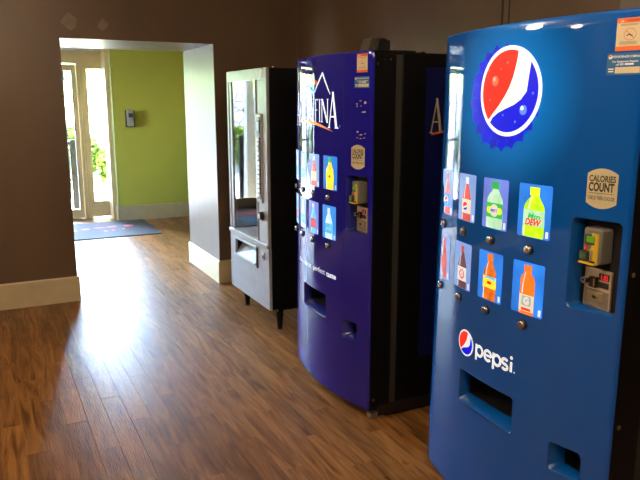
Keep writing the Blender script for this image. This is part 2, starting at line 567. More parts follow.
def ribbon(pts, wd0, wd1=None):
    """a stroke of given width along points"""
    wd1 = wd0 if wd1 is None else wd1
    L, R = [], []
    for i, p in enumerate(pts):
        a = pts[max(i - 1, 0)]; b = pts[min(i + 1, len(pts) - 1)]
        dx, dz = b[0] - a[0], b[1] - a[1]
        l = math.hypot(dx, dz) or 1
        wdt = (wd0 + (wd1 - wd0) * i / (len(pts) - 1)) / 2
        L.append((p[0] - dz / l * wdt, p[1] + dx / l * wdt))
        R.append((p[0] + dz / l * wdt, p[1] - dx / l * wdt))
    return [[L[i], R[i], R[i + 1], L[i + 1]] for i in range(len(pts) - 1)]
def text_polys(body, x0, x1, zb, height, bold=0.0, shear=0.0):
    """polygons of a line of type scaled to fit x0..x1, cap height given"""
    cu = bpy.data.curves.new('type', 'FONT')
    cu.body = body
    cu.size = 1.0
    cu.offset = bold
    cu.shear = shear
    cu.resolution_u = 3
    o = bpy.data.objects.new('type', cu)
    C.objects.link(o)
    bpy.context.view_layer.update()
    me = bpy.data.meshes.new_from_object(o)
    vs = [v.co.copy() for v in me.vertices]
    fs = [tuple(p.vertices) for p in me.polygons]
    bpy.data.objects.remove(o); bpy.data.curves.remove(cu); bpy.data.meshes.remove(me)
    ax0 = min(v.x for v in vs); ax1 = max(v.x for v in vs)
    kx = (x1 - x0) / (ax1 - ax0); kz = height / 0.69
    return [[(x0 + (vs[i].x - ax0) * kx, zb + vs[i].y * kz) for i in f] for f in fs]
def text(name, body, x0, x1, zb, height, material, parent, off=0.0016, bold=0.0, surf=None, shear=0.0):
    return decal(name, text_polys(body, x0, x1, zb, height, bold, shear), material, parent, off, surf=surf)

# lit print colours
def lit(name, col, e=0.8, var=0.06, vscale=30):
    return mat(name, col, 0.35, emit=e, var=var, vscale=vscale)
L_white = lit('lit_white', (0.72, 0.80, 0.82), 0.72)
L_red = lit('lit_red', (0.72, 0.018, 0.008), 0.85)
L_blue = lit('lit_royal_blue', (0.002, 0.004, 0.62), 0.8)
L_blue2 = lit('lit_cap_blue', (0.002, 0.004, 0.55), 0.75, var=0.3, vscale=18)
L_card = lit('lit_card_blue', (0.02, 0.19, 0.80), 0.75, var=0.30, vscale=9)
L_cardv = lit('lit_card_violet', (0.13, 0.20, 0.72), 0.70, var=0.2, vscale=9)
L_cardp = lit('lit_card_pale', (0.18, 0.32, 0.72), 0.7, var=0.2, vscale=9)
L_green = lit('lit_green', (0.03, 0.42, 0.08), 0.7)
L_pgreen = lit('lit_pale_green', (0.40, 0.72, 0.50), 0.7, var=0.25, vscale=60)
L_lime = lit('lit_lime', (0.42, 0.80, 0.01), 0.9, var=0.25, vscale=40)
L_yel = lit('lit_yellow', (0.85, 0.70, 0.04), 0.8, var=0.15)
L_ylime = lit('lit_yellow_lime', (0.62, 0.85, 0.02), 0.9)
L_org = lit('lit_orange', (0.90, 0.17, 0.015), 0.85, var=0.15, vscale=40)
L_tea = lit('lit_tea', (0.62, 0.14, 0.012), 0.75, var=0.45, vscale=50)
L_cola = lit('lit_cola', (0.10, 0.02, 0.03), 0.6, var=0.4, vscale=40)
L_colared = lit('lit_cola_red', (0.55, 0.07, 0.06), 0.7, var=0.25, vscale=40)
L_label = lit('lit_label', (0.66, 0.66, 0.50), 0.7)
L_sky = lit('lit_sky_blue', (0.10, 0.48, 0.90), 0.8, var=0.3, vscale=40)
L_ice = lit('lit_ice', (0.55, 0.78, 0.95), 0.8, var=0.25, vscale=50)
L_orarc = lit('lit_orange_arc', (0.80, 0.26, 0.02), 0.7)
L_mblue = lit('lit_mid_blue', (0.04, 0.28, 0.85), 0.7)

def bottle_card(parent, s0, s1, z0, z1, kind, bgm):
    card = decal('product_card', [rrect(s0, s1, z0, z1, 0.006, 3)], bgm, parent, 0.0012, 0.02)
    cx, hw, hh = (s0 + s1) / 2, (s1 - s0) / 2, (z1 - z0)
    K = dict(
        soda=dict(prof=[(0.17, .80), (0.17, .76), (.34, .66), (.52, .50), (.54, .46), (.54, .03), (.5, .01)], cap=(.18, .80, .93), label=(.17, .47)),
        wide=dict(prof=[(0.24, .80), (0.24, .76), (.42, .70), (.60, .60), (.64, .52), (.62, .42), (.65, .36), (.65, .04), (.6, .01)], cap=(.29, .80, .95), label=(.22, .52)),
        sport=dict(prof=[(0.22, .84), (0.24, .79), (.42, .72), (.47, .62), (.44, .53), (.36, .48), (.45, .44), (.47, .40), (.47, .02), (.44, .0)], cap=(.25, .84, .95), label=(.06, .38)),
        tea=dict(prof=[(0.20, .82), (0.20, .77), (.36, .68), (.52, .60), (.50, .50), (.56, .42), (.56, .28), (.50, .2), (.54, .04), (.5, .01)], cap=(.24, .82, .96), label=(.26, .50)),
    )
    spec = dict(
        cola=('soda', L_colared, L_red, L_mblue), diet=('soda', L_colared, L_white, L_label), mist=('wide', L_pgreen, L_green, L_green),
        dew=('wide', L_lime, L_ylime, L_pgreen), pepper=('soda', L_cola, L_colared, L_white), pepper2=('soda', L_colared, L_red, L_colared),
        tea=('tea', L_tea, L_org, L_yel), sport=('sport', L_org, L_org, L_label), water=('soda', L_ice, L_white, L_sky),
        lemon=('tea', L_yel, L_green, L_ylime), berry=('soda', L_colared, L_white, L_label), pale=('soda', L_sky, L_white, L_colared))[kind]
    k = K[spec[0]]
    P = lambda a, b: (cx + a * hw, z0 + b * hh)
    prof = k['prof']
    body = [P(a, b) for a, b in prof] + [P(-a, b) for a, b in prof[::-1]]
    decal('bottle_print', [body], spec[1], card, 0.0018)
    cw, c0, c1 = k['cap']
    decal('cap_print', [[P(-cw, c0), P(cw, c0), P(cw, c1), P(-cw, c1)]], spec[2], card, 0.0024)
    l0, l1 = k['label']
    lw = max(a for a, b in prof if b <= l1 + .05) - 0.01
    decal('label_print', [[P(-lw, l0), P(lw, l0), P(lw, l1), P(-lw, l1)]], spec[3], card, 0.0024)
    m = (l0 + l1) / 2
    def tri_globe(gx, gz, r):
        c0_ = P(gx, gz)
        decal('emblem_print', [circle(c0_[0], c0_[1], r * hh, 20)], L_white, card, 0.0029)
        decal('emblem_print', [circle(c0_[0], c0_[1], r * hh * .9, 14, 20, 200)], L_red, card, 0.0033)
        decal('emblem_print', [circle(c0_[0], c0_[1], r * hh * .9, 14, 215, 350)], L_blue, card, 0.0033)
    if kind in ('cola', 'diet'): tri_globe(-0.12, m, 0.10)
    if kind == 'mist':
        c0_ = P(0, m)
        for gx in (-.42, .42): decal('emblem_print', [circle(P(gx, m)[0], c0_[1], .07 * hh, 12)], L_ylime, card, 0.0029)
        decal('emblem_print', [circle(c0_[0], c0_[1], .125 * hh, 24)], L_label, card, 0.0031)
        text('lettering', 'MIST', P(-.27, 0)[0], P(.27, 0)[0], P(0, m - .03)[1], .06 * hh, L_blue, card, 0.0036, 0.02)
    if kind == 'dew':
        text('lettering', 'Mtn', P(-.35, 0)[0], P(.40, 0)[0], P(0, m - .01)[1], .10 * hh, L_green, card, 0.0032, 0.03, shear=0.2)
        text('lettering', 'DEW', P(-.50, 0)[0], P(.50, 0)[0], P(0, l0 + .015)[1], .12 * hh, L_red, card, 0.0034, 0.04, shear=0.3)
    if kind == 'pepper':
        c0_ = P(0, m)
        decal('emblem_print', ring(c0_[0], c0_[1], .07 * hh, .11 * hh, 20), L_colared, card, 0.0029)
        text('lettering', 'Dr', P(-.22, 0)[0], P(.22, 0)[0], P(0, m - .03)[1], .07 * hh, L_colared, card, 0.0034, 0.02)
    if kind == 'tea':
        decal('emblem_print', [[P(-.5, .44), P(-.2, .5), P(.5, .5), P(.5, .43), P(0, .46)]], L_sky, card, 0.0029)
        c0_ = P(0, m - .01)
        decal('emblem_print', [circle(c0_[0], c0_[1], .035 * hh, 16, sx=2.2)], L_red, card, 0.0029)
    if kind == 'lemon':
        c0_ = P(0, m)
        decal('emblem_print', [circle(c0_[0], c0_[1], .07 * hh, 16)], L_red, card, 0.0029)
        decal('emblem_print', [circle(c0_[0], c0_[1] - .05 * hh, .04 * hh, 16, sx=1.8)], L_yel, card, 0.0033)
    if kind == 'sport':
        text('lettering', 'G', P(-.17, 0)[0], P(.17, 0)[0], P(0, .20)[1], .13 * hh, L_white, card, 0.0034, 0.05)
        decal('emblem_print', [rrect(P(-.3, 0)[0], P(.3, 0)[0], P(0, .17)[1], P(0, .36)[1], .004, 3)], mat('lit_grey', (0.35, 0.42, 0.40), 0.4, emit=0.6), card, 0.0029)
        decal('emblem_print', [[P(-.3, .075), P(.3, .075), P(.3, .125), P(-.3, .125)]], L_red, card, 0.0029)
    if kind == 'water':
        decal('emblem_print', ribbon([P(-.4, m - .06), P(-.15, m + .02), P(0, m - .02), P(.15, m + .07), P(.4, m - .05)], .012 * hh), L_white, card, 0.0029)
    # printed gloss and shade down the bottle
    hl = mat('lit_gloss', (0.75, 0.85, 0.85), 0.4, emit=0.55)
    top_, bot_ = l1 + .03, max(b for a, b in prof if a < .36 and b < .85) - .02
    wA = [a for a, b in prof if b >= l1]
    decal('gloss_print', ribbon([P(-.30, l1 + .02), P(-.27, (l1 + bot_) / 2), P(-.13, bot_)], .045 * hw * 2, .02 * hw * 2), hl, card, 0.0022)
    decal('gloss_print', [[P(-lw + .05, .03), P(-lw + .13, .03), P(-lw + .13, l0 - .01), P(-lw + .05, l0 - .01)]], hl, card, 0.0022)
    # small price tag in the card's lower right corner
    decal('price_print', [rrect(s1 - .016, s1 - .006, z0 + .006, z0 + .028, .002, 2)], L_white, card, 0.002)
    return card

def button(parent, s, z):
    y = front_y(s, z)
    n = Vector((-(front_y(s + .01, z) - front_y(s - .01, z)) / .02 * -1, -1, 0)).normalized()
    n = Vector(((front_y(s + .01, z) - front_y(s - .01, z)) / .02, -1, 0)).normalized()
    p = Vector((s, y, z))
    bm = bmesh.new()
    add_tube(bm, p - n * .004, p + n * .006, .0185, .0165, 20)
    o = bmobj('select_button', bm, m_blackplas, parent)
    bm = bmesh.new()
    add_tube(bm, p + n * .005, p + n * .013, .0135, .0125, 20)
    add_tube(bm, p + n * .013, p + n * .015, .0125, .0085, 20)
    bmobj('button_cap', bm, m_chrome, o)
    return o

def blue_panel(name, base, halo, emit):
    """printed translucent door skin: deep blue with a lighter printed halo round the big cap"""
    m = bpy.data.materials.new(name)
    m.use_nodes = True
    t = m.node_tree; N = t.nodes.new
    b = t.nodes['Principled BSDF']
    b.inputs['Coat Weight'].default_value = 1.0
    b.inputs['Coat IOR'].default_value = 1.75
    b.inputs['Specular IOR Level'].default_value = 0.0
    co = N('ShaderNodeTexCoord')
    # fine scuffs: noise on the coat roughness
    mp = N('ShaderNodeMapping'); mp.inputs['Scale'].default_value = (60, 60, 9)
    t.links.new(co.outputs['Object'], mp.inputs['Vector'])
    n = N('ShaderNodeTexNoise'); n.inputs['Scale'].default_value = 2.0; n.inputs['Detail'].default_value = 6
    t.links.new(mp.outputs[0], n.inputs['Vector'])
    sx = N('ShaderNodeSeparateXYZ'); t.links.new(co.outputs['Object'], sx.inputs[0])
    # worn lower half of the door
    mz = N('ShaderNodeMapRange'); mz.inputs['From Min'].default_value = 0.95; mz.inputs['From Max'].default_value = 0.45
    mz.inputs['To Min'].default_value = 0.0; mz.inputs['To Max'].default_value = 1.0
    t.links.new(sx.outputs['Z'], mz.inputs['Value'])
    mu = N('ShaderNodeMath'); mu.operation = 'MULTIPLY'
    t.links.new(n.outputs['Fac'], mu.inputs[0]); t.links.new(mz.outputs[0], mu.inputs[1])
    ro = N('ShaderNodeMath'); ro.operation = 'MULTIPLY_ADD'; ro.inputs[1].default_value = 0.26; ro.inputs[2].default_value = 0.03
    t.links.new(mu.outputs[0], ro.inputs[0])
    t.links.new(ro.outputs[0], b.inputs['Coat Roughness'])
    b.inputs['Roughness'].default_value = 0.35
    if halo is None:
        b.inputs['Base Color'].default_value = list(base) + [1]
    else:
        cb = N('ShaderNodeCombineXYZ')
        t.links.new(sx.outputs['X'], cb.inputs[0]); t.links.new(sx.outputs['Z'], cb.inputs[2])
        ds = N('ShaderNodeVectorMath'); ds.operation = 'DISTANCE'; ds.inputs[1].default_value = (0.415, 0, 1.60)
        t.links.new(cb.outputs[0], ds.inputs[0])
        rp = N('ShaderNodeValToRGB')
        e = rp.color_ramp.elements
        e[0].position, e[0].color = 0.175, list(halo) + [1]
        e[1].position, e[1].color = 0.33, list(base) + [1]
        t.links.new(ds.outputs['Value'], rp.inputs['Fac'])
        t.links.new(rp.outputs['Color'], b.inputs['Base Color'])
        t.links.new(rp.outputs['Color'], b.inputs['Emission Color'])
        b.inputs['Emission Strength'].default_value = emit
    MATS[name] = m
    return m
m_pblue = blue_panel('bright_blue_skin', (0.0, 0.075, 0.34), (0.004, 0.22, 0.85), 0.10)
m_ablue = blue_panel('deep_blue_skin', (0.008, 0.008, 0.30), None, 0)
m_plip = mat('bright_blue_lip', (0.001, 0.085, 0.36), 0.25, coat=0.6, var=0.03)
m_alip = mat('deep_blue_lip', (0.012, 0.02, 0.26), 0.2, coat=0.8, var=0.03)

DOOR = door_front_mesh()
def drink_machine(name, loc, rot, dz, skin, lip, label, flare=0.0):
    r = empty(name, (loc[0], loc[1], 0), rot - math.pi / 2)
    tag(r, label, 'vending machine')
    DZ = dz
    def fl_(v):
        k = max(0.0, 1 - v[0] / 0.12)
        return (v[0] - flare * k * k * (3 - 2 * k) * max(0.0, 1 - v[2] / 1.5), v[1], v[2])
    door = obj('door', [fl_(v) for v in DOOR[0]], DOOR[1], skin, r, smooth=True)
    # door edge return
    n = len(DOOR[2])
    vs = [(s, pulled(s, z), z) for s, z in DOOR[2]] + [(s, 0.125, z) for s, z in DOOR[2]]
    fs = [(i, (i + 1) % n, n + (i + 1) % n, n + i) for i in range(n)] + [tuple(range(n, 2 * n))]
    edge = obj('door_edge', [fl_(v) for v in vs], fs, m_black, r)
    for sx in (W_, 0.0):
        sg = 1 if sx > 0 else -1
        for yy, zz in ((0.026, 1.778), (0.06, 1.80), (0.095, 1.80), (0.03, 1.10), (0.06, 1.43), (0.085, 1.43), (0.03, 0.62), (0.03, 0.11)):
            big = yy < 0.05
            tube('screw', (sx - sg * .001, yy, zz), (sx + sg * (.004 if big else .002), yy, zz), 0.008 if big else 0.003, m_chrome, edge, seg=12)
    g = box('gasket', (0.004, 0.125, 0.07), (W_ - 0.004, 0.160, 1.825), m_gasket, r)
    cab = box('cabinet', (0.0, 0.160, 0.075), (W_, 0.86, 1.835), m_black, r, 0.006)
    box('plinth', (0.0, 0.06, 0.012), (W_, 0.84, 0.075), m_blackplas, r, 0.004)
    # leveller brackets at the front corners
    for sx in (0.03, W_ - 0.05):
        box('levelling_foot', (sx, 0.02, 0.0), (sx + 0.045, 0.10, 0.03), m_steel if sx > .5 else m_blackplas, r, 0.005)
    for sx in (0.03, W_ - 0.07):
        tube('rear_foot', (sx + .02, 0.78, 0), (sx + .02, 0.78, 0.02), 0.022, m_blackplas, r)
    # louvred back and hinge cap on the top
    box('hinge_cap', (W_ - 0.06, 0.10, 1.835), (W_ - 0.012, 0.24, 1.845), m_blackplas, r, 0.003)
    box('top_lip', (0.02, 0.27, 1.833), (W_ - 0.01, 0.29, 1.842), m_black, r)
    # recesses
    o, yd = recess('delivery_port', PORT, (0.252, 0.546, 0.478, 0.584, 0.006), 0.06, lip, r, 'port_cavity', m_cavity, 0.22)
    fl = box('port_flap', (0.27, yd + 0.09, 0.50), (0.534, yd + 0.10, 0.58), m_blackplas, o, 0.003)
    tube('port_latch', (0.478, yd + 0.02, 0.562), (0.478, yd + 0.02, 0.580), 0.006, m_white, o, seg=10)
    o, yd = recess('coin_return', CRET, (0.724, 0.8165, 0.418, 0.497, 0.008), 0.050, lip, r, 'return_cup', m_cavity, 0.06)
    tube('return_bezel', (0.780, yd + 0.035, 0.462), (0.780, yd + 0.045, 0.462), 0.026, m_gasket, o)
    box('return_flap', (0.762, yd + 0.030, 0.440), (0.800, yd + 0.036, 0.458), mat('bronze_flap', (0.10, 0.07, 0.04), 0.5), o, 0.002)
    o, yd = recess('coin_panel', CREC, (0.736, 0.879, 0.975, 1.246, 0.008), 0.036, lip, r, 'panel_back', m_cavity, 0.012)
    # ---- bill validator
    yb = yd + 0.012
    bv = box('bill_validator', (0.7680, yb - 0.052, 1.120), (0.8368, yb, 1.226), mat('validator_grey', (0.16, 0.155, 0.13), 0.5), r, 0.006)
    yf = yb - 0.052
    m_vy = mat('validator_yellow', (0.62, 0.42, 0.03), 0.45, var=0.1)
    m_vd = mat('validator_dark', (0.045, 0.042, 0.035), 0.5)
    def plate(nm, s0, s1, z0, z1, m, dd=0.003, par=bv):
        return box(nm, (s0, yf - dd, z0), (s1, yf + 0.004, z1), m, par, 0.001, 1)
    plate('yellow_face', 0.8128, 0.8272, 1.124, 1.212, m_vy)
    plate('yellow_bracket', 0.8016, 0.8144, 1.200, 1.212, m_vy)
    plate('yellow_bracket', 0.8016, 0.8144, 1.166, 1.176, m_vy)
    plate('display_bezel', 0.7752, 0.8128, 1.176, 1.206, m_vd)
    plate('green_display', 0.7832, 0.8112, 1.183, 1.202, mat('green_display', (0.08, 0.30, 0.01), 0.4, emit=0.35), 0.0042)
    plate('red_button', 0.7776, 0.7864, 1.158, 1.172, mat('red_button', (0.60, 0.05, 0.02), 0.4, emit=0.15), 0.005)
    plate('bill_throat', 0.7680, 0.7968, 1.126, 1.156, m_vd, 0.014)
    plate('green_card', 0.7712, 0.7920, 1.134, 1.150, mat('green_card', (0.04, 0.16, 0.05), 0.4, var=0.5, vscale=90), 0.0152)
    plate('yellow_slot_frame', 0.7984, 0.8128, 1.128, 1.166, m_vy, 0.004)
    plate('slot_window', 0.8016, 0.8104, 1.132, 1.160, mat('slot_window', (0.20, 0.22, 0.17), 0.3), 0.005)
    plate('yellow_lip', 0.7680, 0.8272, 1.118, 1.124, m_vy, 0.016)
    plate('bill_slot', 0.7696, 0.8192, 1.1242, 1.129, mat('bill_slot', (0.05, 0.02, 0.01), 0.6), 0.010)
    # ---- coin mechanism plate
    cm = box('coin_plate', (0.7480, yb - 0.012, 0.9740), (0.8480, yb, 1.0960), mat('coin_plate', (0.52, 0.44, 0.30), 0.4, metal=0.2, var=0.1), r, 0.003)
    yf = yb - 0.012
    m_dkb = mat('coin_lower', (0.20, 0.165, 0.13), 0.5)
    plate('lower_plate', 0.7530, 0.8440, 0.9790, 1.0320, m_dkb, 0.002, cm)
    plate('lock_plate', 0.7660, 0.8280, 0.9960, 1.0260, mat('lock_plate', (0.30, 0.25, 0.15), 0.4, metal=0.4), 0.004, cm)
    tube('lock', (0.7980, yf - 0.008, 1.0110), (0.7980, yf, 1.0110), 0.008, m_chrome, cm)
    tube('lock_core', (0.7980, yf - 0.0095, 1.0110), (0.7980, yf - 0.006, 1.0110), 0.005, m_ink, cm)
    plate('coin_slot_housing', 0.7770, 0.8020, 1.0400, 1.0720, m_blackplas, 0.012, cm)
    plate('coin_slot', 0.7930, 0.7990, 1.0430, 1.0680, mat('brass_slot', (0.38, 0.28, 0.12), 0.35, metal=0.6), 0.0135, cm)
    tube('return_lever', (0.7540, yf - 0.012, 1.0560), (0.7780, yf - 0.010, 1.0600), 0.007, m_blackplas, cm)
    tube('lever_knob', (0.7590, yf - 0.018, 1.0560), (0.7590, yf - 0.002, 1.0560), 0.010, m_steel, cm)
    plate('display_window', 0.8040, 0.8420, 1.0660, 1.0860, m_ink, 0.003, cm)
    L_digit = mat('red_digits', (0.7, 0.02, 0.03), 0.4, emit=1.0)
    text('red_digits', '1.02', 0.8150, 0.8400, 1.0690, 0.014, L_digit, cm, 0.0042, 0.03, surf=yf)
    plate('instruction_strip', 0.8040, 0.8420, 1.0420, 1.0600, m_ink, 0.003, cm)
    for q in range(3):
        plate('instruction_line', 0.8080, 0.8380, 1.0450 + q * .005, 1.0465 + q * .005, m_gasket, 0.0035, cm)
    # ---- stickers common to both
    top = [(0.860 - .089 * i / 12, 1.388 + .016 * (1 - (2 * i / 12 - 1) ** 2)) for i in range(13)]
    bot = [(0.771 + .089 * i / 12, 1.302 - .016 * (1 - (2 * i / 12 - 1) ** 2)) for i in range(13)]
    st = decal('calorie_sticker', [top + bot], m_sticker, r, 0.001)
    text('lettering', 'CALORIES', 0.777, 0.854, 1.3655, 0.0175, m_ink, st, 0.0014, 0.028)
    text('lettering', 'COUNT', 0.777, 0.851, 1.3375, 0.024, m_ink, st, 0.0014, 0.04)
    decal('rule', [[(0.779, 1.3305), (0.852, 1.3305), (0.852, 1.3318), (0.779, 1.3318)]], m_ink, st, 0.0014)
    text('lettering', 'CHECK THEN CHOOSE', 0.777, 0.854, 1.312, 0.0105, m_ink, st, 0.0014, 0.012)
    return r

def warning_sticker(parent, s0, s1, z0, z1):
    st = decal('warning_sticker', [[(s0, z0), (s1, z0), (s1, z1), (s0, z1)]], m_cream_st, parent, 0.001)
    hh = z1 - z0
    decal('orange_band', [[(s0, z1 - .15 * hh), (s1, z1 - .15 * hh), (s1, z1), (s0, z1)]], m_orange, st, 0.0014)
    decal('orange_band', [[(s0, z0), (s1, z0), (s1, z0 + .14 * hh), (s0, z0 + .14 * hh)]], m_orange, st, 0.0014)
    text('lettering', 'WARNING', s0 + .4 * (s1 - s0), s1 - .06 * (s1 - s0), z1 - .115 * hh, .075 * hh, mat('dark_red_ink', (0.25, 0.03, 0.005), 0.5), st, 0.0018, 0.02)
    cx = (s0 + s1) / 2 + .004
    decal('warning_triangle', [[(s0 + .14 * (s1 - s0), z1 - .125 * hh), (s0 + .30 * (s1 - s0), z1 - .125 * hh), (s0 + .22 * (s1 - s0), z1 - .04 * hh)]], m_cream_st, st, 0.0018)
    decal('prohibition_ring', ring(cx, z0 + .50 * hh, .17 * hh, .19 * hh, 28) + ribbon([(cx - .12 * hh, z0 + .62 * hh), (cx + .12 * hh, z0 + .38 * hh)], .02 * hh), m_orange, st, 0.0016)
    decal('tipping_pictogram', ribbon([(cx - .10 * hh, z0 + .46 * hh), (cx - .02 * hh, z0 + .50 * hh), (cx + .08 * hh, z0 + .44 * hh)], .035 * hh), m_ink, st, 0.0018)
    m_grey = mat('grey_ink', (0.22, 0.17, 0.10), 0.6)
    for k, zz in enumerate((.80, .77, .27, .235, .20)):
        decal('small_print', [[(s0 + .15 * (s1 - s0), z0 + zz * hh), (s1 - (.12 + .05 * (k % 2)) * (s1 - s0), z0 + zz * hh), (s1 - (.12 + .05 * (k % 2)) * (s1 - s0), z0 + (zz + .014) * hh), (s0 + .15 * (s1 - s0), z0 + (zz + .014) * hh)]], m_grey, st, 0.0016)
    return st
def service_sticker(parent, s0, s1, z0, z1):
    st = decal('service_sticker', [[(s0, z0), (s1, z0), (s1, z1), (s0, z1)]], m_servblue, parent, 0.001)
    wd, hh = s1 - s0, z1 - z0
    c = (s0 + .10 * wd, z1 - .17 * hh)
    decal('emblem_print', [circle(c[0], c[1], .10 * hh, 16)], m_white, st, 0.0014)
    decal('emblem_print', [circle(c[0], c[1], .085 * hh, 10, 20, 200)], m_orange, st, 0.0018)
    text('lettering', 'PEPSI BEVERAGES COMPANY', s0 + .17 * wd, s1 - .03 * wd, z1 - .22 * hh, .10 * hh, m_white, st, 0.0014, 0.02)
    text('lettering', 'For Equipment Repairs', s0 + .17 * wd, s1 - .10 * wd, z1 - .43 * hh, .09 * hh, m_white, st, 0.0014, 0.02)
    text('lettering', 'call 800', s0 + .28 * wd, s0 + .5 * wd, z1 - .56 * hh, .09 * hh, m_white, st, 0.0014, 0.02)
    decal('small_print', [[(s0 + .53 * wd, z1 - .555 * hh), (s0 + .78 * wd, z1 - .555 * hh), (s0 + .78 * wd, z1 - .475 * hh), (s0 + .53 * wd, z1 - .475 * hh)]], m_white, st, 0.0014)
    decal('number_field', [[(s0 + .26 * wd, z0 + .08 * hh), (s1 - .04 * wd, z0 + .08 * hh), (s1 - .04 * wd, z0 + .36 * hh), (s0 + .26 * wd, z0 + .36 * hh)]], m_cream_st, st, 0.0014)
    for k in range(2):
        decal('small_print', [[(s0 + .06 * wd, z0 + (.14 + .11 * k) * hh), (s0 + .22 * wd, z0 + (.14 + .11 * k) * hh), (s0 + .22 * wd, z0 + (.20 + .11 * k) * hh), (s0 + .06 * wd, z0 + (.20 + .11 * k) * hh)]], m_white, st, 0.0014)
    return st

CARDS1 = [(0.026, 0.132), (0.185, 0.300), (0.347, 0.477), (0.527, 0.660)]
CARDS2 = [(0.018, 0.124), (0.172, 0.291), (0.341, 0.470), (0.520, 0.652)]
BT1 = [0.060, 0.232, 0.403, 0.584]
BT2 = [0.049, 0.220, 0.396, 0.578]
def fill_cards(r, kinds, bgs):
    for i in range(4):
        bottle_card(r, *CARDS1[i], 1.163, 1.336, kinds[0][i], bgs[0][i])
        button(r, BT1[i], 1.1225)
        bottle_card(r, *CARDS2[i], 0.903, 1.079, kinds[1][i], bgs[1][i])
        button(r, BT2[i], 0.866)

# ------------------------------------------------------------------ soda machine (bright blue)
PM = drink_machine('soda_machine', (1.6375, 2.1807), -0.0114, 0, m_pblue, m_plip,
                   'bright blue soda machine with big red white and blue bottle cap logo', 0.035)
fill_cards(PM, [['cola', 'diet', 'mist', 'dew'], ['pepper2', 'pepper', 'tea', 'sport']],
           [[L_cardp, L_cardp, L_cardv, L_card], [L_cardp, L_cardp, L_card, L_card]])
def globe(parent, cx, cz, r, rin, name, off=0.002):
    """white disc carrying a red upper field, a wavy white band and a blue lower field"""
    g = decal(name, [circle(cx, cz, r, 56)], L_white, parent, off, 0.02)
    q = rin / 0.14
    X = lambda a, b: (cx + (a - .451) * q, cz + (b - 1.629) * q)
    ang = lambda a, b: math.degrees(math.atan2(b - 1.629, a - .451)) % 360
    a0, a1 = ang(.492, 1.763), ang(.352, 1.531)
    arc = [(cx + rin * math.cos(math.radians(a0 + (a1 - a0) * i / 40)), cz + rin * math.sin(math.radians(a0 + (a1 - a0) * i / 40))) for i in range(41)]
    cur = [(.375, 1.553), (.405, 1.580), (.432, 1.610), (.455, 1.642), (.473, 1.680), (.484, 1.718), (.490, 1.745)]
    decal('red_field', [arc + [X(*p) for p in cur]], L_red, g, off + .0006, 0.02)
    b0, b1 = ang(.362, 1.521), ang(.553, 1.725) + 360
    arc = [(cx + rin * math.cos(math.radians(b0 + (b1 - b0) * i / 48)), cz + rin * math.sin(math.radians(b0 + (b1 - b0) * i / 48))) for i in range(49)]
    cur = [(.556, 1.695), (.553, 1.660), (.540, 1.628), (.516, 1.602), (.484, 1.584), (.445, 1.571), (.405, 1.556), (.375, 1.538)]
    decal('blue_field', [arc + [X(*p) for p in cur]], L_blue, g, off + .0006, 0.02)
    return g
# crimped crown behind the globe
crown = []
for i in range(21 * 8):
    a = 2 * math.pi * i / (21 * 8)
    t = (i % 8) / 8
    rr = 0.179 - 0.019 * abs(math.sin(math.pi * t)) ** 0.8
    crown.append((0.416 + rr * math.cos(a), 1.606 + rr * math.sin(a)))
cr = decal('bottle_cap_print', [crown], L_blue2, PM, 0.0012, 0.02)
L_fold = lit('lit_cap_fold', (0.004, 0.02, 0.80), 0.8)
for i in range(21):
    a = 2 * math.pi * (i + .5) / 21
    if 20 < math.degrees(a) % 360 < 80: continue
    p0 = (0.424 + .142 * math.cos(a), 1.611 + .142 * math.sin(a)); p1 = (0.416 + .162 * math.cos(a), 1.606 + .162 * math.sin(a))
    decal('crimp_print', ribbon([p0, p1], 0.016, 0.006), L_fold, cr, 0.0016)
gl = globe(PM, 0.449, 1.627, 0.146, 0.132, 'globe_logo')
L_dropr = lit('lit_drop_red', (0.90, 0.12, 0.07), 0.9); L_dropw = lit('lit_drop_white', (0.62, 0.70, 0.72), 0.7); L_dropb = lit('lit_drop_blue', (0.08, 0.20, 0.90), 0.9)
for px, pz, rr, m in ((0.383, 1.662, 0.017, L_dropr), (0.506, 1.675, 0.017, L_dropw), (0.438, 1.588, 0.008, L_dropw), (0.470, 1.612, 0.008, L_dropw), (0.523, 1.568, 0.016, L_dropb),
                      (0.44, 1.72, 0.005, L_dropr), (0.41, 1.70, 0.004, L_dropr), (0.345, 1.70, 0.005, L_dropr), (0.36, 1.60, 0.004, L_dropr), (0.43, 1.55, 0.004, L_dropb), (0.49, 1.53, 0.004, L_dropb), (0.56, 1.62, 0.004, L_dropb)):
    d_ = decal('water_drop_print', [circle(px, pz, rr, 20)], m, gl, 0.0032)
    if rr > .01:
        decal('drop_highlight', [circle(px - rr * .3, pz + rr * .35, rr * .45, 14)], L_white if m is not L_dropr else lit('lit_drop_hi', (0.95, 0.35, 0.28), 0.9), d_, 0.0037)
# small logo line
globe(PM, 0.281, 0.702, 0.0505, 0.0445, 'small_globe_logo', 0.0014)
word = []
XH, ZBASE, SW = 0.0185, 0.6995, 0.0105     # bowl radius, bowl centre height, stroke
def bowl(cx, a0=0, a1=360): return ring(cx, ZBASE, XH - SW / 2, XH + SW / 2, 26, a0, a1)
word += bowl(0.369); word += ribbon([(0.3505, 0.722), (0.3505, 0.661)], SW)
word += bowl(0.4175, 0, 318); word += ribbon([(0.399, ZBASE), (0.436, ZBASE)], SW * .75)
word += bowl(0.4665); word += ribbon([(0.448, 0.722), (0.448, 0.661)], SW)
sarc = [(0.507 + .0125 * math.cos(math.radians(a)) * 1.1, 0.7095 + .0095 * math.sin(math.radians(a))) for a in range(30, 271, 24)]
sarc += [(0.507 + .0125 * math.cos(math.radians(a)) * 1.1, 0.6905 + .0095 * math.sin(math.radians(a))) for a in range(90, -151, -24)]
word += ribbon(sarc, SW)
word += ribbon([(0.537, 0.718), (0.537, 0.681)], SW)
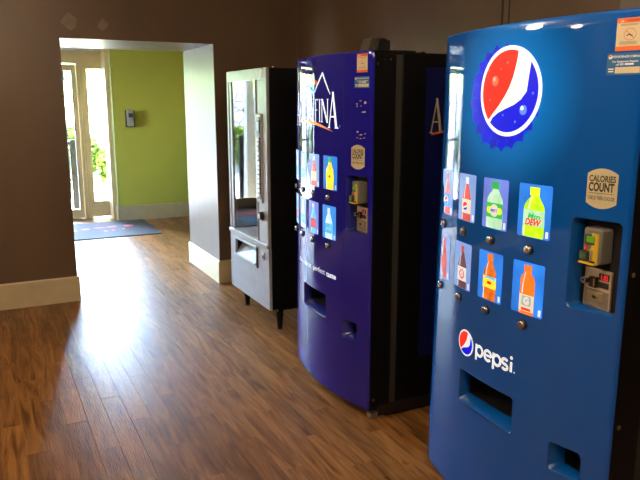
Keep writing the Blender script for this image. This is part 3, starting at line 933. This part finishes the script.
wl_ = decal('brand_lettering', word, L_white, PM, 0.0014, 0.02)
decal('letter_dot', [circle(0.537, 0.733, 0.0065, 16)], L_white, wl_, 0.0014)
decal('trade_mark', [circle(0.553, 0.685, 0.003, 10)], L_white, wl_, 0.0014)
warning_sticker(PM, 0.820, 0.885, 1.731, 1.818)
service_sticker(PM, 0.800, 0.893, 1.666, 1.726)

# ------------------------------------------------------------------ water machine (deep blue)
AM = drink_machine('water_machine', (1.6559, 3.6212), -0.0243, -0.013, m_ablue, m_alip,
                   'deep navy blue water machine with white mountain lettering, between two machines')
AM.scale = (1, 1, (1.843 - 0.0131) / 1.843)
fill_cards(AM, [['water', 'water', 'berry', 'lemon'], ['pale', 'water', 'pale', 'water']],
           [[L_cardp, L_cardp, L_cardp, L_card], [L_cardp, L_cardp, L_cardv, L_mblue]])
warning_sticker(AM, 0.803, 0.870, 1.743, 1.828)
service_sticker(AM, 0.788, 0.882, 1.672, 1.724)
for q in ((0.80, 1.595, 0.012, 0.005), (0.822, 1.610, 0.014, 0.004), (0.852, 1.598, 0.013, 0.012), (0.802, 1.584, 0.010, 0.005), (0.828, 1.586, 0.008, 0.004), (0.838, 1.557, 0.026, 0.006),
          (0.806, 1.462, 0.012, 0.009), (0.824, 1.450, 0.020, 0.006), (0.856, 1.456, 0.010, 0.005), (0.806, 1.436, 0.010, 0.004), (0.826, 1.433, 0.014, 0.004), (0.850, 1.436, 0.010, 0.004)):
    decal('sticker_scrap', [[(q[0], q[1]), (q[0] + q[2], q[1] + .001), (q[0] + q[2] * .9, q[1] + q[3]), (q[0] + q[2] * .1, q[1] + q[3] * .8)]], m_cream_st, AM, 0.0008)
box('panel_edge', (0.7095, front_y(0.71, 1) - 0.0015, 0.62), (0.7115, front_y(0.71, 1) + 0.002, 1.80), m_alip, AM)

# roman capitals with thick and thin strokes, drawn as polygons
def quad(p, q, wp, wq=None):
    wq = wp if wq is None else wq
    return [(p[0] - wp / 2, p[1]), (p[0] + wp / 2, p[1]), (q[0] + wq / 2, q[1]), (q[0] - wq / 2, q[1])]
def letter(ch, x0, x1, z0, z1):
    wd, h = x1 - x0, z1 - z0
    P = lambda a, b: (x0 + a * wd, z0 + b * h)
    tk, tn, sf = .20 * wd, .085 * wd, .035 * h
    serif = lambda a, b, half: [P(a - half, b), P(a + half, b), (P(a + half * .6, b)[0], P(a, b)[1] + (sf if b < .5 else -sf)), (P(a - half * .6, b)[0], P(a, b)[1] + (sf if b < .5 else -sf))]
    if ch == 'A':
        return [quad(P(.12, 0), P(.50, .98), tn), quad(P(.82, 0), P(.48, 1.0), tk, tk * .75), [P(.22, .30), P(.74, .30), P(.72, .34), P(.24, .34)], serif(.12, 0, .14), serif(.84, 0, .20)]
    if ch == 'Q':
        out = []
        n = 28
        for i in range(n):
            a, b = 2 * math.pi * i / n, 2 * math.pi * (i + 1) / n
            f = lambda t, k: P(.5 + (.5 - k * (.20 * abs(math.cos(t)) + .07)) * math.cos(t), .5 + (.5 - k * .045) * math.sin(t))
            out.append([f(a, 0), f(a, 1), f(b, 1), f(b, 0)])
        return out + [[P(.48, .10), P(.60, .12), P(1.05, -.16), P(.85, -.14)]]
    if ch == 'U':
        arc = [P(.5 + .34 * math.cos(math.radians(a)), .26 + .23 * math.sin(math.radians(a))) for a in range(180, 361, 15)]
        return [quad(P(.16, .26), P(.16, 1), tk), quad(P(.84, .26), P(.84, 1), tn)] + ribbon(arc, tk, tn) + [serif(.16, 1, .18), serif(.84, 1, .14)]
    if ch == 'F':
        return [quad(P(.22, 0), P(.22, 1), tk), [P(.2, .955), P(.95, .955), P(.95, 1), P(.2, 1)], [P(.95, 1), P(.90, .86), P(.86, .96)], [P(.3, .50), P(.72, .50), P(.72, .545), P(.3, .545)], serif(.22, 0, .22)]
    if ch == 'I':
        return [quad(P(.5, 0), P(.5, 1), .5 * wd), serif(.5, 0, .5), serif(.5, 1, .5)]
    if ch == 'N':
        return [quad(P(.12, 0), P(.12, 1), tn), quad(P(.88, -.02), P(.88, 1), tn), quad(P(.86, -.02), P(.14, 1), tk), serif(.12, 0, .13), serif(.1, 1, .13), serif(.88, 1, .13)]
def wordmark(name, parent, spans, zb, zt, material, off, surf=None, mapx=None):
    polys = []
    for i, (ch, x0, x1) in enumerate(spans):
        big = i in (0, len(spans) - 1)
        polys += letter(ch, x0, x1, zb - (.028 if big else 0), zt + (.035 if big else 0))
    if mapx:
        polys = [[mapx(p) for p in po] for po in polys]
        return polys
    return decal(name, polys, material, parent, off, 0.02, surf)
SP = [('A', .085, .178), ('Q', .182, .262), ('U', .268, .338), ('A', .340, .416), ('F', .422, .468), ('I', .474, .492), ('N', .500, .578), ('A', .572, .668)]
L_word = lit('lit_word_white', (0.72, 0.82, 0.98), 0.75)
wm = wordmark('brand_lettering', AM, SP, 1.505, 1.622, L_word, 0.0014)
decal('trade_mark', [ring(0.680, 1.489, 0.003, 0.005, 12)[k] for k in range(12)], L_mblue, wm, 0.0014)
pk = decal('mountain_line', ribbon([(.424, 1.661), (.452, 1.690), (.490, 1.728), (.516, 1.752)], .006, .012) + ribbon([(.514, 1.752), (.545, 1.708), (.575, 1.668), (.594, 1.645)], .012, .004), L_word, AM, 0.0014)
decal('mountain_line_blue', ribbon([(.262, 1.640), (.318, 1.694), (.344, 1.690), (.386, 1.668), (.424, 1.661), (.446, 1.688)], .012, .016), L_mblue, pk, 0.0012)
decal('sun_print', [circle(.440, 1.706, .013, 14)], L_red, pk, 0.0011)
swoosh_t = [(.10 + .525 * i / 24, 1.459 + .042 * (1 - ((i / 24) * 1.25 - .25) ** 2 * 1.0) - .0 * i) for i in range(25)]
decal('swoosh', [[swoosh_t[i], swoosh_t[i + 1],
                  (swoosh_t[i + 1][0], swoosh_t[i + 1][1] + .017 * math.sin(math.pi * (i + 1) / 24)),
                  (swoosh_t[i][0], swoosh_t[i][1] + .017 * math.sin(math.pi * i / 24))] for i in range(24)], L_orarc, AM, 0.0013)
sl = text('slogan_lettering', 'pure water. perfect', 0.150, 0.545, 0.699, 0.028, L_word, AM, 0.0014, 0.0)
text('slogan_lettering', 'taste', 0.560, 0.655, 0.697, 0.028, L_word, sl, 0.0014, 0.025)
# blue side panel with the word on the cabinet's side
m_sidep = mat('side_panel_blue', (0.004, 0.008, 0.085), 0.35, coat=0.3, var=0.1)
sp = box('side_panel', (W_ - 0.002, 0.295, 0.30), (W_ + 0.0015, 0.835, 1.770), m_sidep, AM)
SS = [('A', .318, .400), ('Q', .404, .474), ('U', .480, .540), ('A', .543, .610), ('F', .616, .655), ('I', .660, .676), ('N', .683, .750), ('A', .746, .828)]
polys = wordmark('', None, SS, 1.485, 1.590, None, 0, mapx=lambda p: p)
bm = bmesh.new()
for po in polys:
    try: bm.faces.new([bm.verts.new((W_ + 0.0025, p[0], p[1])) for p in po])
    except ValueError: pass
m_sidew = mat('side_word_tan', (0.55, 0.48, 0.34), 0.5)
bmobj('side_lettering', bm, m_sidew, sp)
bm = bmesh.new()
for po in ribbon([(.33, 1.452), (.5, 1.478), (.7, 1.462), (.80, 1.440)], .012, .004):
    bm.faces.new([bm.verts.new((W_ + 0.0025, p[0], p[1])) for p in po])
bmobj('side_swoosh', bm, m_orange, sp)

# ------------------------------------------------------------------ small box lying on the water machine
topz = 1.8425 * (1.843 - 0.0131) / 1.843
m_boxm = mat('dark_brown_box', (0.055, 0.042, 0.030), 0.4, var=0.15, vscale=20)
bx = empty('black_box', (1.70, 2.80, topz))
tag(bx, 'small dark wedge box sitting on the navy machine top corner', 'box')
def prism(name, prof, y0, y1, m, parent):
    n = len(prof)
    vs = [(x, y0, z) for x, z in prof] + [(x, y1, z) for x, z in prof]
    fs = [tuple(range(n))[::-1], tuple(range(n, 2 * n))] + [(i, (i + 1) % n, n + (i + 1) % n, n + i) for i in range(n)]
    o = obj(name, vs, fs, m, parent)
    bm = bmesh.new(); bm.from_mesh(o.data)
    bmesh.ops.recalc_face_normals(bm, faces=bm.faces)
    bmesh.ops.bevel(bm, geom=bm.edges[:], offset=0.003, segments=2, profile=.5, affect='EDGES')
    bm.to_mesh(o.data); bm.free()
    return o
prism('housing', [(-.063, 0), (-.043, .056), (.022, .062), (.062, .048), (.062, 0)], -0.025, 0.055, m_boxm, bx)
prism('end_cover', [(-.018, .004), (-.013, .050), (.020, .056), (.056, .044), (.056, .004)], -0.029, -0.024, m_blackplas, bx)

# ------------------------------------------------------------------ snack machine with glass front
SX, SY, SWD, SZ0, SZ1 = 1.6975, 4.972, 0.7935, 0.1645, 1.821
SM = empty('snack_machine', (SX, SY, 0), -math.pi / 2)
tag(SM, 'silver and black glass front snack machine on tapered legs', 'vending machine')
SD = 0.80
def sbox(name, lo, hi, m, parent=None, bevel=0.0):
    return box(name, lo, hi, m, parent or SM, bevel)
# body shell (left side, right side, top, bottom, back)
sbox('side_panel', (SWD - 0.02, 0.022, SZ0), (SWD, SD, SZ1 - 0.003), m_black, bevel=0.004)
sbox('side_panel', (0, 0.022, SZ0), (0.02, SD, SZ1 - 0.003), m_black, bevel=0.004)
tp = sbox('top_panel', (0.02, 0.022, SZ1 - 0.03), (SWD - 0.02, SD, SZ1 - 0.003), m_black)
tube('top_stud', (SWD - 0.05, 0.07, SZ1 - 0.004), (SWD - 0.05, 0.07, SZ1 + 0.006), 0.007, m_chrome, tp, seg=12)
sbox('back_panel', (0.02, SD - 0.02, SZ0), (SWD - 0.02, SD, SZ1 - 0.03), m_black)
sbox('bottom_panel', (0.02, 0.022, SZ0), (SWD - 0.02, SD - 0.02, SZ0 + 0.03), m_black)
# front frame
sbox('header', (0, 0, 1.745), (SWD, 0.022, SZ1), m_silver, bevel=0.004)
sbox('corner_plate', (SWD - 0.10, -0.003, 1.755), (SWD - 0.055, 0.002, 1.812), m_white, bevel=0.002)
sbox('stile', (0, 0, SZ0), (0.030, 0.022, 1.745), m_silver, bevel=0.004)
m_brz = mat('bronze_trim', (0.09, 0.060, 0.040), 0.4, metal=0.3)
sbox('bronze_strip', (0.030, 0.006, 0.63), (0.095, 0.022, 1.745), m_brz)
sbox('glazing_bead', (0.070, -0.002, 0.63), (0.104, 0.010, 1.745), m_silver, bevel=0.002)
sbox('bronze_strip', (0.594, 0.004, 0.63), (0.632, 0.022, 1.745), m_brz)
sbox('glazing_bead', (0.586, -0.002, 0.63), (0.597, 0.010, 1.745), m_silver, bevel=0.002)
sbox('stile', (0.632, 0, SZ0 + 0.45), (SWD, 0.022, 1.745), m_silver, bevel=0.004)
led = sbox('ledge', (0.0, -0.012, 0.606), (SWD, 0.022, 0.634), m_silver, bevel=0.004)
m_sglass = glass_mat('display_glass', 1.75, (0.75, 0.78, 0.76))
sbox('display_glass', (0.100, 0.006, 0.634), (0.590, 0.011, 1.745), m_sglass)
# interior: shelves and packs
m_shelf = mat('shelf_dark', (0.02, 0.02, 0.02), 0.6)
packs = [mat('pack_' + n, c, 0.4) for n, c in (('red', (.25, .02, .02)), ('yellow', (.3, .2, .02)), ('blue', (.02, .05, .22)), ('green', (.03, .16, .04)), ('brown', (.10, .05, .02)))]
for k, zz in enumerate((0.66, 0.87, 1.08, 1.29, 1.50)):
    sh = sbox('shelf', (0.03, 0.12, zz), (0.60, 0.70, zz + 0.015), m_shelf)
# control column
cp = sbox('control_panel', (0.612, -0.010, 0.915), (0.716, 0.004, 1.520), m_silver, bevel=0.004)
box('keypad_back', (0.640, -0.014, 0.940), (0.700, -0.008, 1.500), m_blackplas, cp, 0.002)
for k in range(13):
    box('selector_key', (0.652, -0.022, 0.955 + k * 0.032), (0.690, -0.012, 0.975 + k * 0.032), m_steel, cp, 0.002, 1)
box('display_window', (0.648, -0.017, 1.40), (0.692, -0.012, 1.47), mat('dim_display', (0.05, 0.03, 0.03), 0.2), cp, 0.002)
kn = tube('coin_knob', (0.700, -0.030, 0.824), (0.700, 0.0, 0.824), 0.030, m_blackplas, SM, seg=20)
tube('knob_cap', (0.700, -0.034, 0.824), (0.700, -0.028, 0.824), 0.018, m_steel, kn)
# lower door with delivery hatch
lo_h = (0.104, 0.573, 0.440, 0.570)
for a, b, c, d in ((0.030, SWD, SZ0, lo_h[2]), (0.030, lo_h[0], lo_h[2], 0.606), (lo_h[1], SWD, lo_h[2], 0.606), (lo_h[0], lo_h[1], lo_h[3], 0.606)):
    sbox('lower_panel', (a, 0.002, c), (b, 0.022, d), m_silver)
hs = sbox('hatch_frame', (lo_h[0] - 0.004, -0.010, lo_h[3] - 0.004), (lo_h[1] + 0.006, 0.004, lo_h[3] + 0.014), m_silver, bevel=0.003)
box('hatch_side', (lo_h[1] - 0.006, -0.008, lo_h[2] - 0.012), (lo_h[1] + 0.012, 0.006, lo_h[3] + 0.004), m_gasket, hs, 0.002)
box('hatch_sill', (lo_h[0] - 0.004, -0.010, lo_h[2] - 0.012), (lo_h[1] + 0.004, 0.008, lo_h[2] + 0.006), m_silver, hs, 0.003)
obj('hatch_flap', [(lo_h[0] + .004, 0.004, lo_h[2]), (lo_h[1] - .004, 0.004, lo_h[2]), (lo_h[1] - .004, 0.09, lo_h[3] - .005), (lo_h[0] + .004, 0.09, lo_h[3] - .005),
                   (lo_h[0] + .004, 0.010, lo_h[2]), (lo_h[1] - .004, 0.010, lo_h[2]), (lo_h[1] - .004, 0.096, lo_h[3] - .005), (lo_h[0] + .004, 0.096, lo_h[3] - .005)],
    [(0, 1, 2, 3), (7, 6, 5, 4), (0, 4, 5, 1), (1, 5, 6, 2), (2, 6, 7, 3), (3, 7, 4, 0)], mat('hatch_grey', (0.20, 0.21, 0.22), 0.55, var=0.1), SM)
tube('hatch_lock', (0.555, -0.012, 0.448), (0.555, 0.0, 0.448), 0.010, m_ink, SM, seg=14)
cr_ = sbox('coin_return', (0.682, -0.008, 0.515), (0.716, 0.004, 0.565), m_steel, bevel=0.003)
box('return_slot', (0.690, -0.010, 0.522), (0.708, -0.005, 0.545), m_ink, cr_, 0.001, 1)
# tapered legs
for sx in (0.085, SWD - 0.055):
    for sy in (0.10, SD - 0.10):
        lg = tube('leg', (sx, sy, SZ0 + 0.002), (sx, sy, 0.008), 0.032, m_black, SM, r1=0.017)
        tube('leg_pad', (sx, sy, 0.0), (sx, sy, 0.010), 0.020, m_blackplas, lg)
    sbox('leg_rail', (sx - 0.035, 0.06, SZ0 - 0.016), (sx + 0.035, SD - 0.06, SZ0), m_black)
tube('rail_bolt', (SWD - 0.012, 0.065, SZ0 - 0.008), (SWD - 0.002, 0.060, SZ0 - 0.008), 0.006, m_chrome, SM, seg=10)

# ------------------------------------------------------------------ things in the vestibule
m_mat = mat('grey_mat', (0.085, 0.092, 0.105), 0.9, var=0.25, vscale=120, bump=0.6, bscale=220, spec=0.08)
mt = empty('entrance_mat', (1.05, 8.80, 0))
tag(mt, 'grey entrance mat with pink print before the glass door', 'mat')
box('mat_body', (-1.25, -0.60, 0.0), (0.86, 0.53, 0.010), m_mat, mt, 0.004)
m_pink = mat('pink_print', (0.62, 0.10, 0.14), 0.9, var=0.2, vscale=60)
m_teal = mat('teal_print', (0.08, 0.30, 0.36), 0.9, var=0.2, vscale=40)
obj('print_band', [(-1.22, .12, .0106), (-.72, .12, .0106), (-.66, .46, .0106), (-1.22, .46, .0106)], [(0, 1, 2, 3)], m_pink, mt)
obj('print_band', [(-1.22, -.36, .0106), (-.78, -.36, .0106), (-.72, .08, .0106), (-1.22, .08, .0106)], [(0, 1, 2, 3)], m_teal, mt)
rnd = random.Random(3)
for x0, x1, yy, hh in ((-0.16, -0.06, 0.02, .12), (-0.02, 0.10, 0.06, .07), (0.12, 0.30, 0.10, .05), (0.30, 0.44, 0.12, .09), (0.52, 0.66, 0.10, .20), (0.22, 0.28, -.16, .10), (0.32, 0.37, -.14, .06), (0.46, 0.50, -.10, .05), (-.45, -.28, .0, .10)):
    n = 9
    pts = [((x0 + x1) / 2 + (x1 - x0) / 2 * math.cos(2 * math.pi * i / n) * rnd.uniform(.7, 1.1), yy + hh / 2 * math.sin(2 * math.pi * i / n) * rnd.uniform(.6, 1.1), 0.0108) for i in range(n)]
    obj('print_mark', pts, [tuple(range(n))], m_pink, mt)

ds = empty('sanitizer_dispenser', (1.808, VB, 1.39))
tag(ds, 'grey plastic dispenser mounted on the lime green wall', 'dispenser')
m_dg = mat('dispenser_grey', (0.38, 0.37, 0.36), 0.35, var=0.05)
m_dd = mat('dispenser_dark', (0.035, 0.03, 0.032), 0.4)
box('back_plate', (-0.060, -0.060, -0.115), (0.062, 0.0, 0.115), m_dd, ds, 0.010)
box('front_cover', (-0.046, -0.105, -0.105), (0.046, -0.045, 0.120), m_dg, ds, 0.018, 3)
box('window', (-0.028, -0.108, 0.015), (0.028, -0.10, 0.070), m_dd, ds, 0.004)
box('push_bar', (-0.036, -0.112, -0.095), (0.036, -0.098, -0.045), m_dg, ds, 0.006)

ah = empty('air_heater', (0.55, DW, 2.28))
tag(ah, 'long silver unit mounted above the glass entrance door', 'air heater')
box('casing', (-1.0, -0.16, -0.005), (0.955, 0.0, 0.16), m_white, ah, 0.012)
box('grille', (-0.97, -0.165, 0.02), (0.90, -0.155, 0.05), m_gasket, ah)
box('end_cap', (0.955, -0.162, -0.006), (0.972, 0.0, 0.162), m_white, ah, 0.004)

# ------------------------------------------------------------------ outdoors
m_conc = mat('pale_concrete', (0.55, 0.53, 0.49), 0.85, var=0.08, vscale=2)
m_grass = mat('bank_grass', (0.16, 0.24, 0.035), 0.9, var=0.45, vscale=3, bump=0.8, bscale=30)
struct(box('ground_pavement', (-40, DW + 0.15, -0.12), (40, 17.6, -0.02), m_conc), 'sunlit pavement outside the entrance')
struct(box('ground_side', (-40, -8, -0.12), (VX0 - 0.12, DW + 0.15, -0.02), m_conc))
def stone_mat(name='rubble_stone', dark=(.05, .045, .04), tone=(.42, .33, .24), mix=.65, gain=1.0):
    m = bpy.data.materials.new(name); m.use_nodes = True
    t = m.node_tree; N = t.nodes.new; b = t.nodes['Principled BSDF']
    co = N('ShaderNodeTexCoord'); mp = N('ShaderNodeMapping'); mp.inputs['Scale'].default_value = (2.2, 2.2, 3.6)
    t.links.new(co.outputs['Object'], mp.inputs['Vector'])
    v = N('ShaderNodeTexVoronoi'); v.feature = 'DISTANCE_TO_EDGE'; v.inputs['Scale'].default_value = 1.3
    t.links.new(mp.outputs[0], v.inputs['Vector'])
    v2 = N('ShaderNodeTexVoronoi'); v2.inputs['Scale'].default_value = 1.3
    t.links.new(mp.outputs[0], v2.inputs['Vector'])
    hs = N('ShaderNodeHueSaturation'); hs.inputs['Saturation'].default_value = .25; hs.inputs['Value'].default_value = .75
    t.links.new(v2.outputs['Color'], hs.inputs['Color'])
    rp = N('ShaderNodeValToRGB'); rp.color_ramp.elements[0].position = .02; rp.color_ramp.elements[1].position = .07
    rp.color_ramp.elements[0].color = tuple(dark) + (1,); rp.color_ramp.elements[1].color = (gain, gain, gain, 1)
    t.links.new(v.outputs['Distance'], rp.inputs['Fac'])
    mx = N('ShaderNodeMix'); mx.data_type = 'RGBA'; mx.blend_type = 'MULTIPLY'; mx.inputs['Factor'].default_value = 1
    tan = N('ShaderNodeMix'); tan.data_type = 'RGBA'; tan.inputs['Factor'].default_value = mix; tan.inputs['B'].default_value = tuple(tone) + (1,)
    t.links.new(hs.outputs[0], tan.inputs['A'])
    t.links.new(tan.outputs['Result'], mx.inputs['A']); t.links.new(rp.outputs['Color'], mx.inputs['B'])
    t.links.new(mx.outputs['Result'], b.inputs['Base Color'])
    b.inputs['Roughness'].default_value = .9
    bp = N('ShaderNodeBump'); bp.inputs['Strength'].default_value = .8; bp.inputs['Distance'].default_value = .04
    t.links.new(v.outputs['Distance'], bp.inputs['Height']); t.links.new(bp.outputs[0], b.inputs['Normal'])
    return m
m_stone = stone_mat()
struct(box('added_canopy', (VX0, DW + 0.15, 2.85), (4.0, 10.55, 2.97), m_conc), 'unseen canopy added to keep the sun out of the vestibule')  # out of view, added to block direct sun through the entrance glass
# stone retaining wall with a battered, uneven top
m_pier = stone_mat('pier_stone', (1.0, .95, .85), (.10, .045, .012), .85, .45)
def ragged_wall(name, x0, x1, y, h, th, n, label, cat, m=m_stone):
    vs, fs = [], []
    rr = random.Random(11)
    for i in range(n + 1):
        x = x0 + (x1 - x0) * i / n
        hh = h + rr.uniform(-.06, .06)
        vs += [(x, y, -.02), (x, y + th * .35, hh), (x, y + th, hh), (x, y + th, -.02)]
    for i in range(n):
        for k in range(4):
            a, b = i * 4 + k, i * 4 + (k + 1) % 4
            fs.append((a, b, b + 4, a + 4))
    fs += [(3, 2, 1, 0), tuple(range(n * 4, n * 4 + 4))]
    return tag(obj(name, vs, fs, m), label, cat)
ragged_wall('retaining_wall', -14, 1.6, 16.0, 1.85, 0.5, 40, 'long low stone retaining wall below the grass bank', 'wall')
vs = [(x, y, z) for x in [-40 + 2 * i for i in range(41)] for y, z in ((16.5, 1.7), (19, 2.2 + .2 * math.sin(x)), (24, 3.3 + .3 * math.sin(x * .7)), (36, 5.5), (60, 7))]
fs = [(i * 5 + k, i * 5 + k + 1, i * 5 + k + 6, i * 5 + k + 5) for i in range(40) for k in range(4)]
struct(obj('ground_bank', vs, fs, m_grass, smooth=True), 'grass bank rising beyond the stone wall')
ragged_wall('stone_pier', 2.35, 5.2, 13.6, 3.2, 0.9, 8, 'tall tan stone pier seen through the sidelight', 'pier', m_pier)

m_leaf = mat('sunlit_leaf', (0.052, 0.080, 0.006), 0.8, spec=0.1, var=0.5, vscale=8)
m_bark = mat('bush_stem', (0.09, 0.06, 0.035), 0.9)
def bush(loc, rx, ry, rz, n, seed, label):
    rr = random.Random(seed)
    r = empty('bush', loc)
    tag(r, label, 'bush', 'bushes outside the entrance')
    vs, fs = [], []
    for i in range(n):
        a, b = rr.uniform(0, 2 * math.pi), math.acos(rr.uniform(-.6, 1))
        q = rr.uniform(.65, 1.0)
        c = Vector((rx * q * math.sin(b) * math.cos(a), ry * q * math.sin(b) * math.sin(a), rz + rz * q * math.cos(b)))
        d1 = Vector((rr.uniform(-1, 1), rr.uniform(-1, 1), rr.uniform(-1, 1))).normalized()
        d2 = d1.cross(Vector((rr.uniform(-1, 1), rr.uniform(-1, 1), 1))).normalized()
        l, wd = rr.uniform(.05, .09), rr.uniform(.025, .04)
        k = len(vs)
        vs += [c - d1 * l, c - d2 * wd, c + d1 * l, c + d2 * wd]
        fs.append((k, k + 1, k + 2, k + 3))
    f = obj('foliage', vs, fs, m_leaf, r); f['kind'] = 'stuff'
    bm = bmesh.new()
    for i in range(5):
        a = 2 * math.pi * i / 5
        add_tube(bm, (.05 * math.cos(a), .05 * math.sin(a), 0), (rx * .5 * math.cos(a), ry * .5 * math.sin(a), rz * 1.2), .02, .008, 6)
    bmobj('stems', bm, m_bark, r)
bush((1.45, 14.3, -.02), .75, .6, .60, 2600, 1, 'yellow green bush seen through the glass entrance door')
bush((2.25, 12.9, -.02), .38, .4, .44, 1500, 2, 'rounded green bush before the tan stone pier')
for i, bx_ in enumerate((-6.6, -4.2, -1.8)):
    bush((bx_, 15.2, -.02), 1.0, .55, .55, 2200, 5 + i, 'low green bush at the foot of the stone retaining wall')

m_col = mat('grey_column', (0.36, 0.36, 0.35), 0.7, var=0.06, vscale=3)
cl = empty('tapered_column', (-0.46, 10.25, -0.02))
tag(cl, 'grey tapered column standing outside the glass doors', 'column')
def taper(name, w0, w1, z0, z1, m, parent):
    vs = [(sx * w0, sy * w0, z0) for sx, sy in ((-1, -1), (1, -1), (1, 1), (-1, 1))] + [(sx * w1, sy * w1, z1) for sx, sy in ((-1, -1), (1, -1), (1, 1), (-1, 1))]
    return obj(name, vs, [(3, 2, 1, 0), (4, 5, 6, 7), (0, 1, 5, 4), (1, 2, 6, 5), (2, 3, 7, 6), (3, 0, 4, 7)], m, parent)
taper('shaft', 0.092, 0.034, 0.04, 2.86, m_col, cl)
taper('base', 0.105, 0.098, 0.0, 0.04, m_col, cl)

hr = empty('handrail', (1.19, 10.5, -0.02))
tag(hr, 'dark grey metal handrail outside the glass door', 'handrail')
m_rail = mat('rail_grey', (0.006, 0.006, 0.0065), 0.7, spec=0.05)
for xx in (0.0, -1.6):
    p = box('post', (xx - 0.045, -0.035, 0.02), (xx + 0.045, 0.035, 1.06), m_rail, hr, 0.006)
    box('post_base', (xx - 0.06, -0.06, 0.0), (xx + 0.06, 0.06, 0.03), m_rail, p, 0.005)
    box('post_cap', (xx - 0.042, -0.042, 1.055), (xx + 0.042, 0.042, 1.085), m_rail, p, 0.005)
tube('rail', (-1.62, 0, 1.04), (0.10, 0, 1.04), 0.022, m_rail, hr)
ln = empty('wall_sign', (1.30, 12.2, -0.02))
tag(ln, 'small dark sign on a thin pole beyond the handrail', 'sign')
tube('pole', (0, 0, 0), (0, 0, 2.25), 0.015, m_rail, ln)
box('board', (-0.09, -0.015, 1.98), (0.03, 0.015, 2.18), m_rail, ln, 0.004)

# ------------------------------------------------------------------ unseen ceiling globes, added to light the room and upper walls
m_diff = bpy.data.materials.new('glowing_globe')
m_diff.use_nodes = True
_b = m_diff.node_tree.nodes['Principled BSDF']
_b.inputs['Base Color'].default_value = (0.9, 0.85, 0.75, 1)
_b.inputs['Emission Color'].default_value = (1.0, 0.77, 0.53, 1)
_b.inputs['Emission Strength'].default_value = GLOBE_GLOW
for i, (lx, ly) in enumerate(ADDED_LAMPS):
    f = empty('added_ceiling_light', (lx, ly, CEIL))
    tag(f, 'unseen warm white globe added below the ceiling to light the room', 'added light', 'added globe lights')
    tube('ceiling_plate', (0, 0, -.025), (0, 0, 0), 0.10, m_white, f, r1=0.11, seg=24)
    bm = bmesh.new()
    bmesh.ops.create_uvsphere(bm, u_segments=24, v_segments=14, radius=GLOBE_R)
    bmesh.ops.translate(bm, verts=bm.verts, vec=(0, 0, -.025 - GLOBE_R))
    bmobj('globe', bm, m_diff, f, smooth=True)
